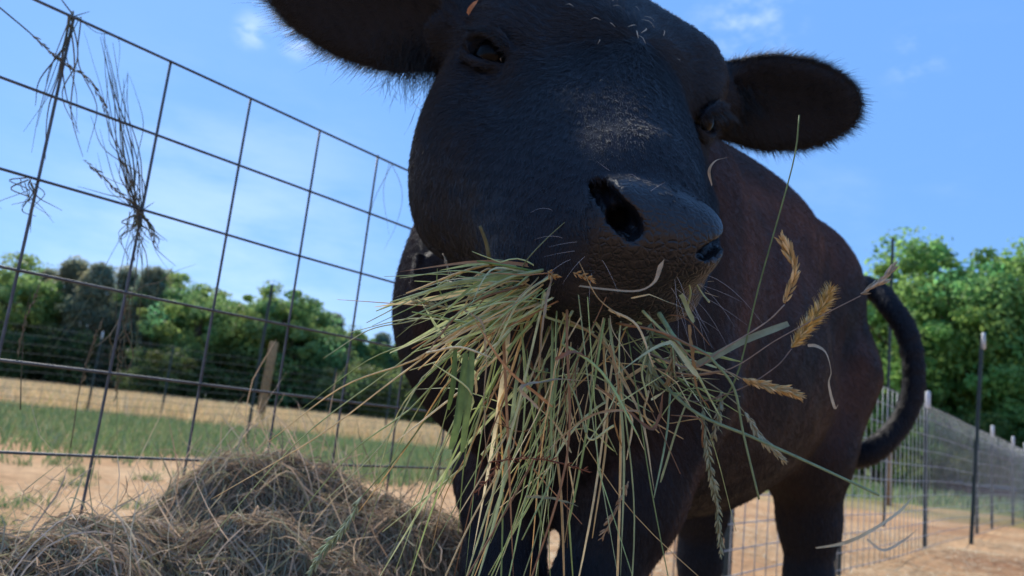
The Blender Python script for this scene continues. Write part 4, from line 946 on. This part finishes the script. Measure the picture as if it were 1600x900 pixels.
# --- single stalks held in the lips and sticking out
GLD = [(.62, .42, .18), (.70, .52, .27), (.52, .34, .14)]
GRS = [(.30, .30, .17), (.40, .38, .23), (.24, .25, .14)]
stalk('grass_stalk', 'very long thin green stalk standing up against the sky below the ear', [(1020, 560, .54), (1110, 625, .52), (1150, 590, .51), (1185, 450, .505), (1238, 260, .50), (1249, 180, .50)], .0007, (.20, .28, .12), cat='grass stalk')
stalk('grass_stalk', 'drooping stalk with an upright golden seed head right of the nostrils', [(1010, 550, .54), (1080, 575, .52), (1130, 545, .51), (1195, 505, .505), (1226, 476, .50)], .0007, (.40, .33, .27), cat='grass stalk',
      head=dict(path=[(1226, 474, .50), (1240, 430, .50), (1232, 395, .50), (1220, 372, .50)], n=64, size=.0075, spread=.42, col=GLD, seed=3))
stalk('grass_stalk', 'dark thin stalk with the fattest fluffy golden seed head', [(1000, 560, .55), (1070, 625, .53), (1150, 610, .51), (1210, 575, .50), (1237, 545, .50)], .0006, (.26, .20, .17), cat='grass stalk',
      head=dict(path=[(1237, 543, .50), (1262, 510, .50), (1284, 480, .50), (1299, 450, .50)], n=330, size=.0056, spread=1.0, col=[(.66, .45, .15), (.74, .58, .30), (.58, .38, .12)], seed=4, awn=.0035))
stalk('grass_stalk', 'stalk ending in a drooping orange gold seed head pointing right', [(1020, 575, .54), (1080, 585, .52), (1130, 580, .51), (1160, 592, .505)], .0007, (.42, .31, .20), cat='grass stalk',
      head=dict(path=[(1160, 591, .505), (1195, 602, .50), (1228, 610, .50), (1250, 619, .50)], n=110, size=.0062, spread=.5, col=GLD, seed=5))
stalk('grass_stalk', 'hair thin stalk reaching farthest right with a small pale seed head', [(1020, 590, .54), (1130, 580, .51), (1215, 530, .50), (1290, 490, .495), (1345, 462, .495)], .00045, (.36, .28, .22), cat='grass stalk',
      head=dict(path=[(1345, 459, .495), (1370, 445, .495), (1398, 416, .495)], n=40, size=.0065, spread=.35, col=[(.55, .45, .32), (.45, .36, .24)], seed=6))
stalk('grass_stalk', 'hanging grey green stalk with a long drooping seed head', [(1050, 540, .54), (1085, 600, .525), (1098, 640, .52), (1102, 680, .52)], .0006, (.24, .25, .14), cat='grass stalk',
      head=dict(path=[(1098, 640, .52), (1108, 720, .515), (1120, 790, .515), (1127, 866, .515)], n=170, size=.0055, spread=.5, col=GRS, seed=7))
stalk('grass_stalk', 'bent stalk with a pale seed head sloping down beside the flank', [(1040, 560, .54), (1110, 600, .52), (1150, 630, .51), (1166, 648, .51)], .0005, (.34, .33, .2), cat='grass stalk',
      head=dict(path=[(1164, 644, .51), (1190, 684, .505), (1225, 722, .505)], n=70, size=.0058, spread=.4, col=[(.50, .46, .30), (.40, .36, .22)], seed=8))
stalk('grass_stalk', 'thick pale green stem running straight down to the lower right', [(1000, 560, .55), (1080, 640, .52), (1180, 685, .50), (1280, 730, .48), (1374, 774, .465)], .0013, (.32, .40, .22), cat='grass stalk')
stalk('grass_stalk', 'kinked pale green stem hanging right of the mouthful', [(1020, 520, .54), (1090, 545, .51), (1122, 572, .50), (1148, 610, .50), (1162, 680, .50), (1186, 780, .50)], .0011, (.30, .39, .20), cat='grass stalk')
stalk('grass_stalk', 'fat hollow green stem standing in the right of the mouthful', [(1030, 490, .54), (1052, 525, .52), (1073, 555, .515)], .0019, (.34, .42, .22), cat='grass stalk')
stalk('grass_stalk', 'short thick olive stub poking up before the cheek', [(775, 430, .62), (765, 405, .56), (760, 380, .55), (750, 353, .545)], .0020, (.20, .19, .10), cat='grass stalk')
stalk('grass_stalk', 'flat lying green stub above the left of the mouthful', [(850, 428, .55), (800, 417, .53), (745, 408, .53)], .0011, (.22, .32, .10), cat='grass stalk')
stalk('grass_stalk', 'thin green stalk leaning up across the dark cheek', [(805, 440, .60), (822, 408, .545), (855, 372, .54), (891, 340, .54)], .00055, (.24, .28, .15), cat='grass stalk')
stalk('grass_stalk', 'lowest left stalk with a green feathery seed head before the hay heap', [(730, 560, .55), (640, 690, .57), (580, 760, .58), (552, 790, .58)], .0006, (.22, .28, .12), cat='grass stalk',
      head=dict(path=[(566, 775, .58), (540, 820, .58), (505, 862, .58), (482, 902, .58)], n=80, size=.0075, spread=.5, col=[(.30, .36, .20), (.36, .40, .25)], seed=9))
blade('dry_leaf', 'curled tan leaf lying along the lower lip with its tip raised', [(905, 447, .525), (945, 452, .50), (995, 455, .49), (1022, 442, .485), (1032, 420, .485), (1038, 405, .485)], .0042, (.50, .36, .22), 'dry leaf', twist=1.2, prof=((0, .55, .85, 1), (.35, .4, 1.2, .05)))
blade('dry_leaf', 'wiry pale curled leaf dangling below the fluffy golden seed head', [(1262, 540, .50), (1275, 541, .50), (1290, 552, .50), (1298, 580, .50), (1294, 600, .50), (1304, 638, .50), (1310, 632, .50)], .0030, (.62, .50, .34), 'dry leaf', twist=2.5)
blade('dry_leaf', 'flat grey green blade pointing right above the orange seed head', [(1060, 580, .53), (1110, 560, .515), (1160, 534, .51), (1232, 506, .505)], .0048, (.30, .33, .21), 'dry leaf', twist=.3, prof=((0, .3, .9, 1), (.4, 1, 1, .8)))
blade('dry_leaf', 'blurred pale curved blade at the lower right before the fence', [(1275, 856, .43), (1320, 848, .40), (1360, 830, .385), (1405, 800, .38), (1431, 770, .38)], .0018, (.60, .54, .36), 'dry leaf', twist=1.2)
blade('dry_leaf', 'second blurred pale blade curling under the first at lower right', [(1354, 842, .38), (1380, 860, .38), (1412, 845, .38), (1440, 822, .38)], .0016, (.66, .54, .36), 'dry leaf', twist=1.8)
blade('dry_leaf', 'pale bent leaf stuck on the cow\'s shoulder beside the muzzle', [(1112, 290, .60), (1108, 268, .585), (1118, 252, .58), (1137, 246, .58)], .0024, (.55, .42, .28), 'dry leaf', twist=1.4)
blade('dry_leaf', 'rusty orange leaf scrap at the base of the upper left ear', [(731, 22, .775), (737, 12, .77), (747, 0, .77)], .0062, (.50, .20, .08), 'dry leaf', twist=.5)

# --- dead grass caught on the wire panel
wisp_m = mat('dead_grass', (.20, .16, .11), .8, .15, attr=True, trans=.15)
def wisp(label, strands_, seed, seeds=()):
    r = np.random.default_rng(seed); o = empty('dry_grass_wisp', P(strands_[0][0][0], strands_[0][0][1], fd(strands_[0][0][0]))); tag(o, label, 'dry grass')
    b = MB()
    for s_ in strands_:
        pts, w_ = s_[:-1], s_[-1]
        p = spline([P(x, y, fd(x)-.006+r.normal()*.006) for x, y in pts], 18); p += vnoise(p, 14, int(r.integers(999)))*.0022
        b.tube(p, 1.5*w_*np.interp(np.linspace(0, 1, 18), [0, .6, 1], [1, .8, .3]), 5, np.array([(.20, .16, .11), (.15, .14, .10), (.24, .20, .13), (.16, .18, .10)])[r.integers(4)]*r.uniform(.7, 1.2))
    b.build('blade', wisp_m, o)
    if seeds:
        b = MB()
        for k, (pts, n, sz) in enumerate(seeds):
            b = MB(); p = spline([P(x, y, fd(x)-.008) for x, y in pts], 16); b.tube(p, .0004, 4, (.2, .17, .1)); spikelets(b, p, n, sz, .35, [(.22, .17, .11), (.28, .22, .14), (.17, .16, .10)], seed+k)
            b.build('seed_head', wisp_m, o)
    return o
rr_ = np.random.default_rng(5)
def rnd(n, start, ends, w_=(.0004, .0009), wob=14):
    o = []
    for k in range(n):
        e = ends[rr_.integers(len(ends))]; s = (start[0]+rr_.normal()*5, start[1]+rr_.normal()*5); e = (e[0]+rr_.normal()*14, e[1]+rr_.normal()*22)
        m1 = (s[0]*.66+e[0]*.34+rr_.normal()*wob, s[1]*.66+e[1]*.34+rr_.normal()*wob*.4); m2 = (s[0]*.33+e[0]*.67+rr_.normal()*wob, s[1]*.33+e[1]*.67+rr_.normal()*wob*.4)
        o.append([s, m1, m2, e, rr_.uniform(*w_)])
    return o
wisp('dry grass hooked over the top left corner of the panel and hanging in loops', rnd(12, (114, 24), [(48, 240), (60, 170), (150, 150), (170, 130), (125, 220), (95, 150), (70, 260)])+[[(114, 24), (140, 16), .0006], [(114, 24), (90, -10), .0009], [(118, 26), (150, 50), (185, 62), (182, 130), .0004]], 11)
wisp('dark tangle of dead grass knotted where the third wire crosses the second upright', rnd(26, (214, 326), [(180, 190), (140, 250), (165, 60), (185, 120), (150, 200), (200, 250)], wob=10)+rnd(24, (216, 330), [(250, 400), (238, 380), (185, 380), (262, 352), (215, 400), (190, 350)], wob=8)+rnd(6, (214, 326), [(60, 560), (190, 620), (300, 520)], (.0003, .0006)), 12, seeds=[([(130, 250), (160, 275), (185, 300), (210, 322)], 36, .010), ([(214, 328), (232, 350), (246, 385)], 22, .010)])
wisp('long arching seed stalk crossing the top left of the panel', [[(0, 12), (50, 55), (80, 85), .0009], [(80, 85), (110, 108), (140, 125), (168, 170), .0008]], 13, seeds=[([(48, 52), (80, 82), (112, 108)], 26, .009), ([(104, 98), (135, 122), (155, 150), (168, 178)], 34, .010)])
wisp('small dead grass sprig pinned to the left edge of the panel', rnd(9, (44, 282), [(30, 350), (60, 350), (8, 300), (90, 300), (52, 400), (0, 360)]), 14)
wisp('thin strands looping down from the fourth wire near the middle upright', rnd(8, (198, 460), [(180, 560), (200, 600), (160, 520), (265, 440), (300, 420), (190, 600)]), 15, seeds=[([(230, 355), (205, 420), (190, 500)], 24, .007), ([(186, 540), (184, 590), (180, 625)], 30, .008)])
wisp('faint arching hairs of grass over the panel beside the cow\'s cheek', [[(612, 255), (585, 310), (570, 380), .0005], [(610, 255), (600, 300), (608, 365), .0004], [(612, 255), (628, 300), (618, 350), (600, 390), .0004]], 16)
wisp('pair of feathery stalks standing against the panel near the left edge', [[(30, 640), (36, 520), (50, 450), .0006], [(110, 700), (130, 580), (150, 520), .0006]], 17, seeds=[([(28, 560), (40, 500), (62, 448)], 34, .008), ([(128, 600), (142, 550), (158, 502)], 34, .009)])
